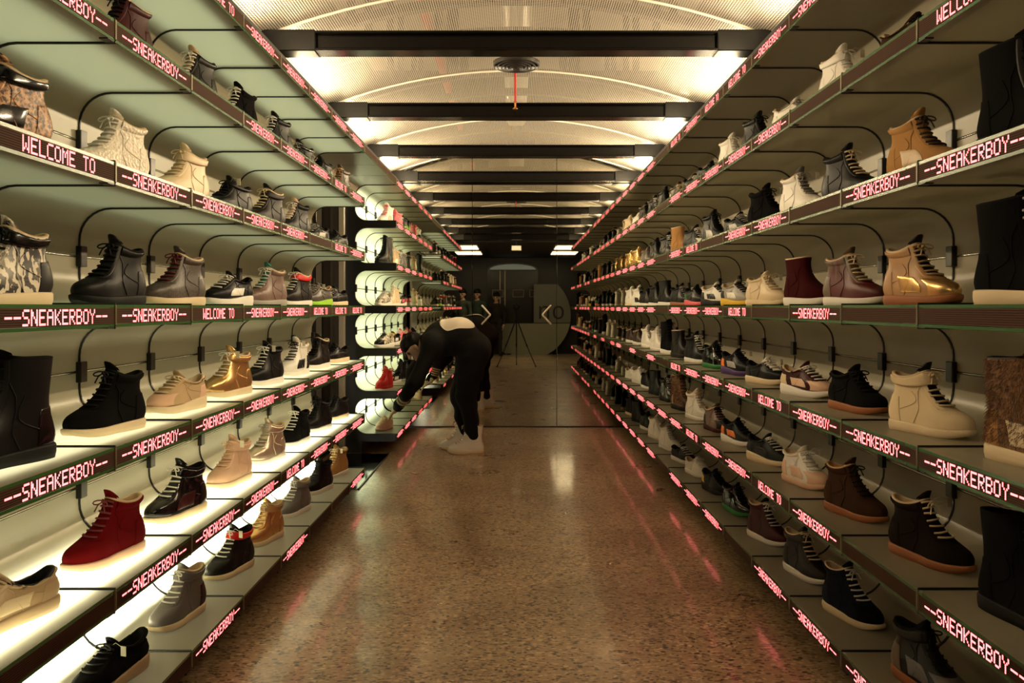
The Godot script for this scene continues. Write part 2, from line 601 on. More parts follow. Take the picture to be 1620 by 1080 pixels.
func build_ceiling() -> void:
	var c := structure("ceiling")
	var slab := mat("ceiling_slab", Color(0.5, 0.46, 0.4), 0.8)
	part("slab", boxmesh(Vector3(-1.7, 3.75, -9.0), Vector3(1.7, 3.9, -0.6)), slab, c)
	part("foyer_slab", boxmesh(Vector3(-3.2, 2.58, -0.3), Vector3(3.2, 2.7, 5.3)), mat("black_ceiling", Color(0.05, 0.045, 0.04), 0.5), c)
	part("foyer_header", boxmesh(Vector3(-3.2, 2.58, -0.62), Vector3(3.2, 4.0, -0.3)), mats["black_ceiling"], c)
	for s in [-1.0, 1.0]:
		part("foyer_soffit", boxmesh(Vector3(minf(s * 1.7, s * 3.2), 2.58, -1.6), Vector3(maxf(s * 1.7, s * 3.2), 2.7, -0.6)), mats["black_ceiling"], c)
		part("cove_side", boxmesh(Vector3(minf(s * 1.5, s * 1.56), EYE + 1.1, -8.8), Vector3(maxf(s * 1.5, s * 1.56), 3.75, -0.62)), mat("cove_paint", Color(0.13, 0.115, 0.1), 0.7), c)
	var pm := perforated_material()
	var b := bay_edges()
	for i in b.size() - 1:
		var g := MB.new()
		var rows := []
		var z0: float = -b[i]
		var z1: float = -b[i + 1]
		if i == 0:
			z0 = -0.62
		var nseg := 24
		var arc := []
		for k in nseg + 1:
			var x := -1.5 + 3.0 * k / nseg
			arc.append(Vector2(x, vault_y(x)))
		for zz in [z0, z1]:
			var r := PackedVector3Array()
			for p in arc:
				r.append(Vector3(p.x, p.y, zz))
			rows.append(r)
		g.grid(rows, false, Vector2(3.05 / 0.05, absf(z1 - z0) / 0.05))
		g.smooth(Vector3(0, 0, (z0 + z1) * 0.5), true)
		part("perforated_panel", g.mesh(), pm, c)
		# bright folded end edge of the sheet
		var e := MB.new()
		var path := PackedVector3Array()
		for p in arc:
			path.append(Vector3(p.x, p.y - 0.008, z1 + 0.01))
		e.tube(path, 0.007, 6)
		part("panel_edge", e.mesh(), mat("bright_metal", Color(0.86, 0.83, 0.78), 0.45, 0.0), c)
		# arched carrier above the sheet and its hangers
		var rb := MB.new()
		for dz in [0.34, 0.72]:
			var zz := lerpf(z0, z1, dz)
			for k in nseg:
				var a: Vector2 = arc[k]
				var d: Vector2 = arc[k + 1]
				rb.quad(Vector3(a.x, a.y + 0.1, zz - 0.03), Vector3(d.x, d.y + 0.1, zz - 0.03), Vector3(d.x, d.y + 0.1, zz + 0.03), Vector3(a.x, a.y + 0.1, zz + 0.03), Vector3(0, -1, 0))
				rb.quad(Vector3(a.x, a.y + 0.1, zz - 0.03), Vector3(d.x, d.y + 0.1, zz - 0.03), Vector3(d.x, d.y + 0.15, zz - 0.03), Vector3(a.x, a.y + 0.15, zz - 0.03), Vector3(0, 0, -1))
				rb.quad(Vector3(a.x, a.y + 0.1, zz + 0.03), Vector3(d.x, d.y + 0.1, zz + 0.03), Vector3(d.x, d.y + 0.15, zz + 0.03), Vector3(a.x, a.y + 0.15, zz + 0.03), Vector3(0, 0, 1))
			part("arched_carrier", rb.mesh(), mat("carrier_paint", Color(0.2, 0.17, 0.14), 0.6), c)
			rb = MB.new()
			for hx in [-0.95, -0.5, 0.45, 0.9]:
				var hb := boxmesh(Vector3(hx - 0.025, vault_y(hx) + 0.1, zz - 0.006), Vector3(hx + 0.025, 3.75, zz + 0.006))
				part("hanger", hb, mats["carrier_paint"], c)
	# steel beams between the bays
	for i in range(1, b.size()):
		var z: float = -b[i]
		var bm := thing("steel_beam", "glossy black steel beam across the vault, %s" % ["outside the frame above the camera", "just above the camera", "nearest one in view with the widest span", "second one in view past the round vent", "third one in view down the aisle", "last one above the mirror wall"][i - 1], "beam", Vector3(0, EYE + 1.30, z), 0.0, "beams under the vault")
		var gb := mat("gloss_beam", Color(0.03, 0.025, 0.023), 0.16, 0.0, 0.32)
		part("web", boxmesh(Vector3(-1.5, 0.012, -0.028), Vector3(1.5, 0.088, 0.028), 0.003), gb, bm)
		part("bottom_flange", boxmesh(Vector3(-1.5, 0.0, -0.06), Vector3(1.5, 0.013, 0.06), 0.003), gb, bm)
		part("top_flange", boxmesh(Vector3(-1.5, 0.087, -0.06), Vector3(1.5, 0.1, 0.06), 0.003), gb, bm)
		for s in [-1.0, 1.0]:
			part("end_sleeve", boxmesh(Vector3(minf(s * 1.02, s * 1.5), -0.004, -0.064), Vector3(maxf(s * 1.02, s * 1.5), 0.104, 0.064), 0.004), mat("satin_black", Color(0.035, 0.03, 0.028), 0.35, 0.0, 0.3), bm)
	# air duct, red sprinkler pipe above the sheet; the round vent and sprinkler below it
	var du := thing("air_duct", "round galvanised air duct running along the middle above the perforated vault", "duct", Vector3(0, EYE + 1.95, -4.7))
	var dm := MB.new()
	dm.tube(PackedVector3Array([Vector3(0, 0, 4.0), Vector3(0, 0, -4.0)]), 0.1, 24)
	part("pipe", dm.mesh(), mat("galvanised", Color(0.85, 0.82, 0.77), 0.35, 0.5), du)
	for k in 9:
		var jm := MB.new()
		jm.tube(PackedVector3Array([Vector3(0, 0, 3.8 - k * 0.95), Vector3(0, 0, 3.77 - k * 0.95)]), 0.106, 24)
		part("joint_band", jm.mesh(), mats["galvanised"], du)
	var rp := thing("sprinkler_pipe", "red sprinkler pipe running above the perforated vault on the left", "pipe", Vector3(-0.56, EYE + 1.8, -4.7))
	var rm := MB.new()
	rm.tube(PackedVector3Array([Vector3(0, 0, 4.0), Vector3(0, 0, -4.0)]), 0.03, 14)
	part("pipe", rm.mesh(), mat("red_pipe", Color(0.65, 0.12, 0.07), 0.4), rp)
	for k in 5:
		var cm := MB.new()
		cm.tube(PackedVector3Array([Vector3(0, 0, 3.4 - k * 1.7), Vector3(0, 0, 3.3 - k * 1.7)]), 0.037, 14)
		part("coupling", cm.mesh(), mats["red_pipe"], rp)
	var vt := thing("ceiling_vent", "round dark ceiling vent with concentric rings under the vault", "vent", Vector3(0, vault_y(0) - 0.12, -5.32))
	var vm := mat("vent_paint", Color(0.12, 0.1, 0.085), 0.45)
	var nk := MB.new()
	nk.lathe(PackedVector2Array([Vector2(0.085, 0.14), Vector2(0.085, 0.02)]), 28, Vector3.ZERO)
	part("neck", nk.mesh(), mat("vent_neck", Color(0.5, 0.46, 0.42), 0.4, 0.5), vt)
	for k in 5:
		var r := 0.148 - k * 0.026
		var rg := MB.new()
		rg.lathe(PackedVector2Array([Vector2(r, 0.03), Vector2(r, 0.008 - k * 0.003), Vector2(r - 0.006, 0.004 - k * 0.003), Vector2(r - 0.017, 0.022), Vector2(r - 0.014, 0.03)]), 32, Vector3.ZERO)
		part("ring", rg.mesh(), vm, vt)
	var bp := MB.new()
	bp.lathe(PackedVector2Array([Vector2(0.15, 0.032), Vector2(0.0, 0.032)]), 28, Vector3.ZERO)
	bp.lathe(PackedVector2Array([Vector2(0.022, 0.03), Vector2(0.022, -0.012), Vector2(0.0, -0.014)]), 20, Vector3.ZERO)
	part("back_plate", bp.mesh(), vm, vt)
	var sp := thing("fire_sprinkler", "small red fire sprinkler hanging below the round vent", "sprinkler", Vector3(-0.008, EYE + 1.33, -5.55))
	var st := MB.new()
	st.tube(PackedVector3Array([Vector3(0, vault_y(0) - EYE - 1.33, 0), Vector3(0, 0.02, 0)]), 0.008, 10)
	part("drop_pipe", st.mesh(), mats["red_pipe"], sp)
	var hd := MB.new()
	hd.lathe(PackedVector2Array([Vector2(0.0, -0.022), Vector2(0.018, -0.02), Vector2(0.018, -0.016), Vector2(0.006, -0.012), Vector2(0.006, 0.02), Vector2(0.012, 0.03)]), 12, Vector3.ZERO)
	part("deflector", hd.mesh(), mat("brass", Color(0.6, 0.4, 0.18), 0.35, 0.8), sp)
	# cove lamp fittings: a tube in a tray on the shelving tops
	var cg := glow("cove_lamp_glow", WARM, 2.2)
	for i in range(1, b.size() - 1):
		var zc: float = -(b[i] + b[i + 1]) * 0.5 - 0.04
		for s in [-1.0, 1.0]:
			var lm := thing("cove_lamp", "hidden tube lamp on top of the %s shelving washing vault bay %s" % ["left" if s < 0 else "right", ["one", "two", "three", "four", "five"][i - 1]], "lamp", Vector3(s * 1.22, EYE + 1.235, zc), 0.0, "cove lamps")
			var tb := MB.new()
			tb.tube(PackedVector3Array([Vector3(0, 0.02, 0.45), Vector3(0, 0.02, -0.45)]), 0.013, 10)
			part("lamp_tube", tb.mesh(), cg, lm)
			for q in [-1.0, 1.0]:
				part("stand", boxmesh(Vector3(-0.012, -0.099, q * 0.455 - 0.01), Vector3(0.012, 0.034, q * 0.455 + 0.01), 0.002), mat("white_enamel", Color(0.8, 0.78, 0.74), 0.4), lm)

# ------------------------------------------------------------------ shelving
func row_y(r: int) -> float:
	return EYE + XF * (-0.021 + 0.355 * (3 - r))

func shelf_top(r: int) -> float:   # the surface on which shelf r (0..5) carries its shoes
	return row_y(r + 1) + 0.027

func frosted() -> StandardMaterial3D:
	if mats.has("frosted_glass"):
		return mats["frosted_glass"]
	var m := mat("frosted_glass", Color(0.6, 0.57, 0.49), 0.3)
	m.backlight_enabled = true
	m.backlight = Color(0.8, 0.8, 0.72)
	return m

func profile(lower: bool, inset: float, h: float) -> PackedVector2Array:
	# half of a row's C-shaped section, x outward from the front edge, y up from the shelf surface; h is the clear height
	var p := PackedVector2Array()
	var mid := h * 0.5
	var r := RAD
	var d := DEPTH + inset
	p.append(Vector2(0.0, -inset))
	p.append(Vector2(0.12, -inset))
	for k in 9:
		var a := -PI / 2 + PI / 2 * k / 8.0
		p.append(Vector2(DEPTH - r + (r + inset) * cos(a), r + (r + inset) * sin(a)))
	p.append(Vector2(d, mid - 0.004))
	if not lower:
		for i in p.size():
			p[i].y = h - p[i].y
	return p

func glass_mesh(lower: bool, s: float, h: float) -> ArrayMesh:
	var t := 0.008
	var inner := profile(lower, 0.0, h)
	var outer := profile(lower, t, h)
	var m := inner.size()
	var z := P * 0.5 - 0.0035
	var face := MB.new()
	var nrm := PackedVector2Array()
	for i in m:
		var d := (inner[mini(i + 1, m - 1)] - inner[maxi(i - 1, 0)]).normalized()
		var q := Vector2(-d.y, d.x)
		nrm.append(q if lower else -q)
	for i in m - 1:
		var q := []
		for e in [[i, -z], [i + 1, -z], [i + 1, z], [i, z]]:
			var p := inner[e[0]]
			q.append(face.vert(Vector3(s * p.x, p.y, e[1]), Vector3(s * nrm[e[0]].x, nrm[e[0]].y, 0)))
		face.tri(q[0], q[1], q[2]); face.tri(q[0], q[2], q[3])
	var edge := MB.new()
	for sz in [-1.0, 1.0]:
		for i in m - 1:
			edge.quad(Vector3(s * inner[i].x, inner[i].y, sz * z), Vector3(s * inner[i + 1].x, inner[i + 1].y, sz * z), Vector3(s * outer[i + 1].x, outer[i + 1].y, sz * z), Vector3(s * outer[i].x, outer[i].y, sz * z), Vector3(0, 0, sz))
	edge.quad(Vector3(0, inner[0].y, -z), Vector3(0, inner[0].y, z), Vector3(0, outer[0].y, z), Vector3(0, outer[0].y, -z), Vector3(-s, 0, 0))
	var e2 := m - 1
	edge.quad(Vector3(s * inner[e2].x, inner[e2].y, -z), Vector3(s * inner[e2].x, inner[e2].y, z), Vector3(s * outer[e2].x, outer[e2].y, z), Vector3(s * outer[e2].x, outer[e2].y, -z), Vector3(0, 1 if lower else -1, 0))
	var a := face.mesh()
	return edge.mesh(a)

func gasket_mesh(s: float, h: float) -> ArrayMesh:
	var path := PackedVector3Array()
	for p in profile(true, -0.001, h):
		path.append(Vector3(s * p.x, p.y, 0))
	var up := profile(false, -0.001, h)
	for i in range(up.size() - 1, -1, -1):
		path.append(Vector3(s * up[i].x, up[i].y, 0))
	var b := MB.new()
	b.tube(path, 0.0048, 6)
	return b.mesh()

func sign_face_mesh(s: float) -> ArrayMesh:
	# the lettering reads along the wall as one walks in on the left, towards the door on the right
	var b := MB.new()
	var w := P * 0.5 - 0.007
	var h := 0.0205
	var u0 := 0.0 if s < 0 else 1.0
	b.quad(Vector3(-s * 0.0006, -h, w), Vector3(-s * 0.0006, -h, -w), Vector3(-s * 0.0006, h, -w), Vector3(-s * 0.0006, h, w), Vector3(-s, 0, 0),
		Vector2(u0, 1), Vector2(1 - u0, 1), Vector2(1 - u0, 0), Vector2(u0, 0))
	return b.mesh()

const LEFT_SIGNS := ["SSWSSSSS", "SSBSSSWS", "WSSSSBWS", "SSWSSWWW", "SSSSSSSS", "BSSSWSSS", "BBSBSBBS"]
const RIGHT_SIGNS := ["BSSSWWSWBSSSSS", "WBBSSSSSBSSSSS", "SSBSSBWSBSSSSS", "BBSBWSSSBSSSSS", "SSSWSSSWBSBSBS", "SBSWSSWSSSSSSS", "SSSSBSSSBSSSSS"]
const FAR_SIGNS := ["SSS", "SSS", "SSS", "SSS", "SSS", "SSS", "SSS"]
const WORDS := {"S": "--SNEAKERBOY--", "W": "WELCOME TO", "B": ""}

func build_unit(called_label: String, s: float, first: int, count: int, signs: Array, cap_from: int) -> void:
	# s: -1 left wall, 1 right wall; first: number of the first module from the shelves' start
	var unit := thing("display_shelving", called_label, "shelving", Vector3(s * XF, 0, -(U0 + first) * P), 0.0)
	var fr := [frosted(), mat("green_glass_edge", Color(0.16, 0.34, 0.15), 0.25)]
	var hg := row_y(0) - row_y(1) - 0.054 - 0.004
	var low := glass_mesh(true, s, hg)
	var upp := glass_mesh(false, s, hg)
	var gk := gasket_mesh(s, hg)
	var face := sign_face_mesh(s)
	var house := boxmesh(Vector3(minf(0, s * 0.03), -0.0225, -P * 0.5 + 0.002), Vector3(maxf(0, s * 0.03), 0.0185, P * 0.5 - 0.002), 0.0015)
	var sep := boxmesh(Vector3(minf(-s * 0.003, s * 0.012), -0.026, -0.004), Vector3(maxf(-s * 0.003, s * 0.012), 0.0265, 0.004), 0.001)
	var tab := boxmesh(Vector3(-0.012, -0.006, -0.018), Vector3(0.012, 0.0, 0.018), 0.001)
	var clip := boxmesh(Vector3(minf(s * (DEPTH - 0.018), s * DEPTH), -0.033, -0.02), Vector3(maxf(s * (DEPTH - 0.018), s * DEPTH), 0.033, 0.02), 0.002)
	var hm := mat("sign_housing", Color(0.22, 0.15, 0.11), 0.4, 0.3)
	var sm := mat("sign_joint", Color(0.42, 0.38, 0.28), 0.4, 0.4)
	var gm := mat("gasket_rubber", Color(0.035, 0.033, 0.03), 0.3)
	var cm := mat("clip_black", Color(0.05, 0.035, 0.03), 0.35)
	var length := count * P
	for r in 7:
		for k in count:
			var zc := -(k + 0.5) * P
			var sg := part("sign_panel", house, hm, unit, Vector3(0, row_y(r), zc))
			part("sign_face", face, sign_material(WORDS[signs[r][k]]), sg, Vector3(0, -0.002, 0))
			if r < 6:
				var yb := shelf_top(r)
				part("glass_panel", low, fr, unit, Vector3(0, yb, zc))
				part("glass_panel", upp, fr, unit, Vector3(0, yb, zc))
		for k in count + 1:
			part("sign_joint", sep, sm, unit, Vector3(0, row_y(r), -k * P))
			part("glass_tab", tab, cm, unit, Vector3(s * 0.012, row_y(r) - 0.028, -k * P + 0.02))
			if r < 6:
				part("gasket", gk, gm, unit, Vector3(0, shelf_top(r), -k * P))
				part("clip", clip, cm, unit, Vector3(0, shelf_top(r) + hg * 0.5, -k * P))
		if r < 6:
			var rail := MB.new()
			var xr := s * (DEPTH + 0.003)
			rail.tube(PackedVector3Array([Vector3(xr, 0, 0), Vector3(xr, 0, -length)]), 0.0035, 8)
			part("back_rail", rail.mesh(), mat("polished_steel", Color(0.72, 0.69, 0.63), 0.18, 0.9), unit, Vector3(0, shelf_top(r) + hg * 0.5, 0))
	part("top_board", boxmesh(Vector3(minf(0, s * 0.45), row_y(0) + 0.02, -length), Vector3(maxf(0, s * 0.45), row_y(0) + 0.036, 0)), mat("black_board", Color(0.06, 0.055, 0.05), 0.5), unit)
	part("back_board", boxmesh(Vector3(minf(s * 0.45, s * 0.47), 0.0, -length), Vector3(maxf(s * 0.45, s * 0.47), row_y(0) + 0.036, 0)), mat("back_white", Color(0.6, 0.58, 0.54), 0.6), unit)
	part("plinth", boxmesh(Vector3(minf(s * 0.3, s * 0.45), 0.0, -length), Vector3(maxf(s * 0.3, s * 0.45), row_y(6) - 0.035, 0)), mats["black_board"], unit)
	part("bottom_board", boxmesh(Vector3(minf(s * 0.01, s * 0.45), row_y(6) - 0.036, -length), Vector3(maxf(s * 0.01, s * 0.45), row_y(6) - 0.026, 0)), mats["black_board"], unit)
	# black end plates with the rows' rounded openings cut out
	if cap_from >= 0:
		part("end_plate", end_plate(s, hg), mat("end_black", Color(0.02, 0.018, 0.017), 0.4), unit, Vector3(0, 0, 0.0))

func end_plate(s: float, hg: float) -> ArrayMesh:
	var b := MB.new()
	var ys := PackedFloat32Array()
	var xs := PackedFloat32Array()
	ys.append(row_y(6) - 0.036); xs.append(0.0)
	for r in range(5, -1, -1):
		var y0 := shelf_top(r)
		ys.append(y0 - 0.001); xs.append(0.0)
		for k in 7:
			var a := PI / 2 * k / 6.0
			ys.append(y0 + RAD - RAD * cos(a)); xs.append(DEPTH - RAD + RAD * sin(a))
		for k in 7:
			var a := PI / 2 * (1.0 - k / 6.0)
			ys.append(y0 + hg - RAD + RAD * cos(a)); xs.append(DEPTH - RAD + RAD * sin(a))
		ys.append(y0 + hg + 0.001); xs.append(0.0)
	ys.append(row_y(0) + 0.036); xs.append(0.0)
	for i in ys.size() - 1:
		for zz in [0.012, 0.0]:
			b.quad(Vector3(s * xs[i], ys[i], zz), Vector3(s * xs[i + 1], ys[i + 1], zz), Vector3(s * 0.45, ys[i + 1], zz), Vector3(s * 0.45, ys[i], zz), Vector3(0, 0, 1 if zz > 0 else -1))
		var d := Vector2(xs[i + 1] - xs[i], ys[i + 1] - ys[i]).normalized()
		b.quad(Vector3(s * xs[i], ys[i], 0), Vector3(s * xs[i + 1], ys[i + 1], 0), Vector3(s * xs[i + 1], ys[i + 1], 0.012), Vector3(s * xs[i], ys[i], 0.012), Vector3(-s * d.y, d.x, 0))
	return b.mesh()

func build_shelving() -> void:
	build_unit("near left wall shelving of curved frosted glass with red LED sign strips", -1.0, 0, 8, LEFT_SIGNS, -1)
	build_unit("far left shelving with brightly lit pale green glass and black end", -1.0, 11, 3, FAR_SIGNS, 0)
	build_unit("long right wall shelving of dim frosted glass with red LED sign strips", 1.0, 0, 14, RIGHT_SIGNS, -1)
	# glass canopy bridging the gap on the left at the top
	var can := thing("glass_canopy", "frosted glass canopy bridging the gap above the left doorway", "canopy", Vector3(-XF, 0, -(U0 + 8) * P))
	var hg := row_y(0) - row_y(1) - 0.058
	var upp := glass_mesh(false, -1.0, hg)
	var house := boxmesh(Vector3(-0.03, -0.0225, -P * 0.5 + 0.002), Vector3(0, 0.0185, P * 0.5 - 0.002), 0.0015)
	var face := sign_face_mesh(-1.0)
	var top := MB.new()
	for k in 3:
		var zc := -(k + 0.5) * P
		part("glass_panel", upp, [frosted(), mats["green_glass_edge"]], can, Vector3(0, shelf_top(0), zc))
		var sg := part("sign_panel", house, mats["sign_housing"], can, Vector3(0, row_y(0), zc))
		part("sign_face", face, sign_material(""), sg, Vector3(0, -0.002, 0))
	part("top_board", boxmesh(Vector3(-0.45, row_y(0) + 0.02, -3 * P), Vector3(0, row_y(0) + 0.036, 0)), mats["black_board"], can)
	# tube lamps in the hollows between the rows, behind the glass
	tube_run(-1.0, 0, 8, 5, 5.0)
	for q in [[0, 0.0, 0.15], [1, 0.05, 0.14], [2, 0.05, 0.07], [3, 0.1, 0.06], [4, 0.4, 0.1], [5, 1.35, 0.3]]:
		shelf_sheet(q[0], q[1], q[2])
	for r in 6:
		light_sheet(11, 3, r, [1.5, 1.0, 0.8, 0.8, 1.1, 1.8][r])

func tube_run(s: float, first: int, count: int, r: int, e: float) -> void:
	# tube lamps in the hollow behind the lower curve of shelf r
	var x := s * (XF + DEPTH + 0.022)
	var y := shelf_top(r) + 0.03
	var run := -(U0 + first) * P
	var gl := glow("tube_glow_%d" % r, PALE, 3.0)
	var n := int(ceil(count / 3.0))
	for k in n:
		var len := count * P / n
		var zc := run - (k + 0.5) * len
		var o := thing("tube_lamp", "%s tube lamp glowing through glass of the bottom shelf, near left unit" % [["nearest", "middle", "farthest"][k]], "lamp", Vector3(x, y, zc), 0.0, "tube lamps behind the glass")
		var tb := MB.new()
		tb.tube(PackedVector3Array([Vector3(0, 0, len * 0.5 - 0.02), Vector3(0, 0, -len * 0.5 + 0.02)]), 0.008, 10)
		part("lamp_tube", tb.mesh(), gl, o)
		for q in [-1.0, 1.0]:
			part("socket", boxmesh(Vector3(-0.012, -0.012, q * (len * 0.5 - 0.02) - 0.016), Vector3(0.012, 0.012, q * (len * 0.5 - 0.02) + 0.016), 0.002), mat("socket_white", Color(0.75, 0.73, 0.7), 0.5), o)
		area_light("tube_light", Vector3(x - s * 0.01, y + 0.004, zc), Vector3(-s, 0.3, 0), Vector2(0.016, len - 0.06), PALE, TUBE_E * e)

func shelf_sheet(r: int, up: float, down: float) -> void:
	# flat LED light sheets between the shelf glass and the glass below it, in the near left unit
	for k in 4:
		var len := 2.0 * P - 0.02
		var at := Vector3(-(XF + 0.18), row_y(r) - 0.002, -(U0 + 1.0 + 2.0 * k) * P)
		var o := thing("light_sheet", "%s flat light sheet inside the %s shelf edge of the near left unit" % [["nearest", "second", "third", "farthest"][k], ordinal(r)], "lamp", at, 0.0, "light sheets inside the shelves")
		part("tray", boxmesh(Vector3(-0.135, -0.003, -len * 0.5), Vector3(0.135, 0.003, len * 0.5), 0.001), mat("white_enamel", Color(0.8, 0.78, 0.74), 0.4), o)
		for d in [[1.0, up], [-1.0, down]]:
			if d[1] > 0.0:
				part("light_face", boxmesh(Vector3(-0.13, d[0] * 0.004 - 0.001, -len * 0.5 + 0.005), Vector3(0.13, d[0] * 0.004 + 0.001, len * 0.5 - 0.005)), glow("sheet_glow_%d_%d" % [r, int(d[0])], PALE if r > 3 else COOL, 0.3 * d[1]), o)
				area_light("sheet_light", at + Vector3(0, d[0] * 0.008, 0), Vector3(0, d[0], 0), Vector2(0.25, len - 0.02), PALE if r > 3 else COOL, SHELF_E * d[1])

func light_sheet(first: int, count: int, r: int, e: float) -> void:
	# flat LED light sheet behind the curved glass of one row
	var len := count * P - 0.04
	var at := Vector3(-(XF + DEPTH + 0.075), shelf_top(r) + 0.16, -(U0 + first + count * 0.5) * P)
	var o := thing("light_sheet", "flat light sheet glowing through the glass of the %s shelf, far left unit" % ["top", "second", "third", "fourth", "fifth", "bottom"][r], "lamp", at, 0.0, "light sheets behind the glass")
	part("tray", boxmesh(Vector3(-0.01, -0.15, -len * 0.5), Vector3(-0.002, 0.15, len * 0.5), 0.002), mat("white_enamel", Color(0.8, 0.78, 0.74), 0.4), o)
	part("light_face", boxmesh(Vector3(-0.002, -0.145, -len * 0.5 + 0.005), Vector3(0.002, 0.145, len * 0.5 - 0.005)), glow("sheet_light_glow_%d" % int(e * 100), COOL, 0.8 * e), o)
	area_light("sheet_light", at + Vector3(0.006, 0, 0), Vector3(1, 0, 0), Vector2(0.28, len - 0.02), COOL, SHEET_E * e)

# ------------------------------------------------------------------ mirror wall
func build_mirror() -> void:
	var wb := structure("wall_back")
	part("backing", boxmesh(Vector3(-1.7, 0, -9.0), Vector3(1.7, 4.0, -ZM - 0.02)), dark_wall(), wb)
	var mm := mat("mirror_glass", Color(0.76, 0.75, 0.7), 0.012, 1.0)
	var xs := [-1.56, -0.464, 0.424, 1.56]
	var names := ["left of the three mirror panels closing the aisle, behind the crouching shopper", "middle mirror panel between two thin seams reflecting the tripod", "right of the three mirror panels closing the aisle"]
	for i in 3:
		var x0: float = xs[i] + 0.002
		var x1: float = xs[i + 1] - 0.002
		var t := thing("mirror_panel", names[i], "mirror", Vector3((x0 + x1) * 0.5, 0, -ZM), 0.0, "mirror panels")
		var w := (x1 - x0) * 0.5
		part("pane", boxmesh(Vector3(-w, 0.012, -0.01), Vector3(w, EYE + 1.7, 0), 0.0015), mm, t)
		part("floor_channel", boxmesh(Vector3(-w, 0, -0.012), Vector3(w, 0.012, 0.004), 0.001), mats["black_steel"], t)
	# chevron handles of frosted glass
	for s in [-1.0, 1.0]:
		var at := Vector3(s * 0.33, EYE - 0.085, -ZM)
		var h := thing("chevron_handle", "white chevron mark on the mirror pointing %s" % ["right, above the shopper" if s < 0 else "left"], "handle", at, 0.0, "chevron handles")
		var b := MB.new()
		for q in [-1.0, 1.0]:
			b.tube(PackedVector3Array([Vector3(-s * 0.058, 0, 0.007), Vector3(s * 0.035, q * 0.1, 0.007)]), 0.0095, 8)
		part("bar", b.mesh(), mat("chevron_white", Color(0.86, 0.83, 0.76), 0.4), h)

# ------------------------------------------------------------------ foyer behind the camera
func disc_panel(cx: float, cy: float, r: float, x_lo: float, x_hi: float, y_lo: float, y_hi: float, z: float, th: float) -> ArrayMesh:
	var poly := PackedVector2Array()
	for k in 64:
		poly.append(Vector2(cx + r * cos(TAU * k / 64), cy + r * sin(TAU * k / 64)))
	var clip := PackedVector2Array([Vector2(x_lo, y_lo), Vector2(x_hi, y_lo), Vector2(x_hi, y_hi), Vector2(x_lo, y_hi)])
	var res := Geometry2D.intersect_polygons(poly, clip)
	var b := MB.new()
	for pg in res:
		var tr := Geometry2D.triangulate_polygon(pg)
		for sg in [-1.0, 1.0]:
			for i in range(0, tr.size(), 3):
				var q := []
				for k in 3:
					var p: Vector2 = pg[tr[i + k]]
					q.append(b.vert(Vector3(p.x, p.y, z + sg * th * 0.5), Vector3(0, 0, sg)))
				b.tri(q[0], q[1], q[2])
		for i in pg.size():
			var p: Vector2 = pg[i]
			var p2: Vector2 = pg[(i + 1) % pg.size()]
			var d := (p2 - p).normalized()
			b.quad(Vector3(p.x, p.y, z - th * 0.5), Vector3(p2.x, p2.y, z - th * 0.5), Vector3(p2.x, p2.y, z + th * 0.5), Vector3(p.x, p.y, z + th * 0.5), Vector3(d.y, -d.x, 0))
	return b.mesh()

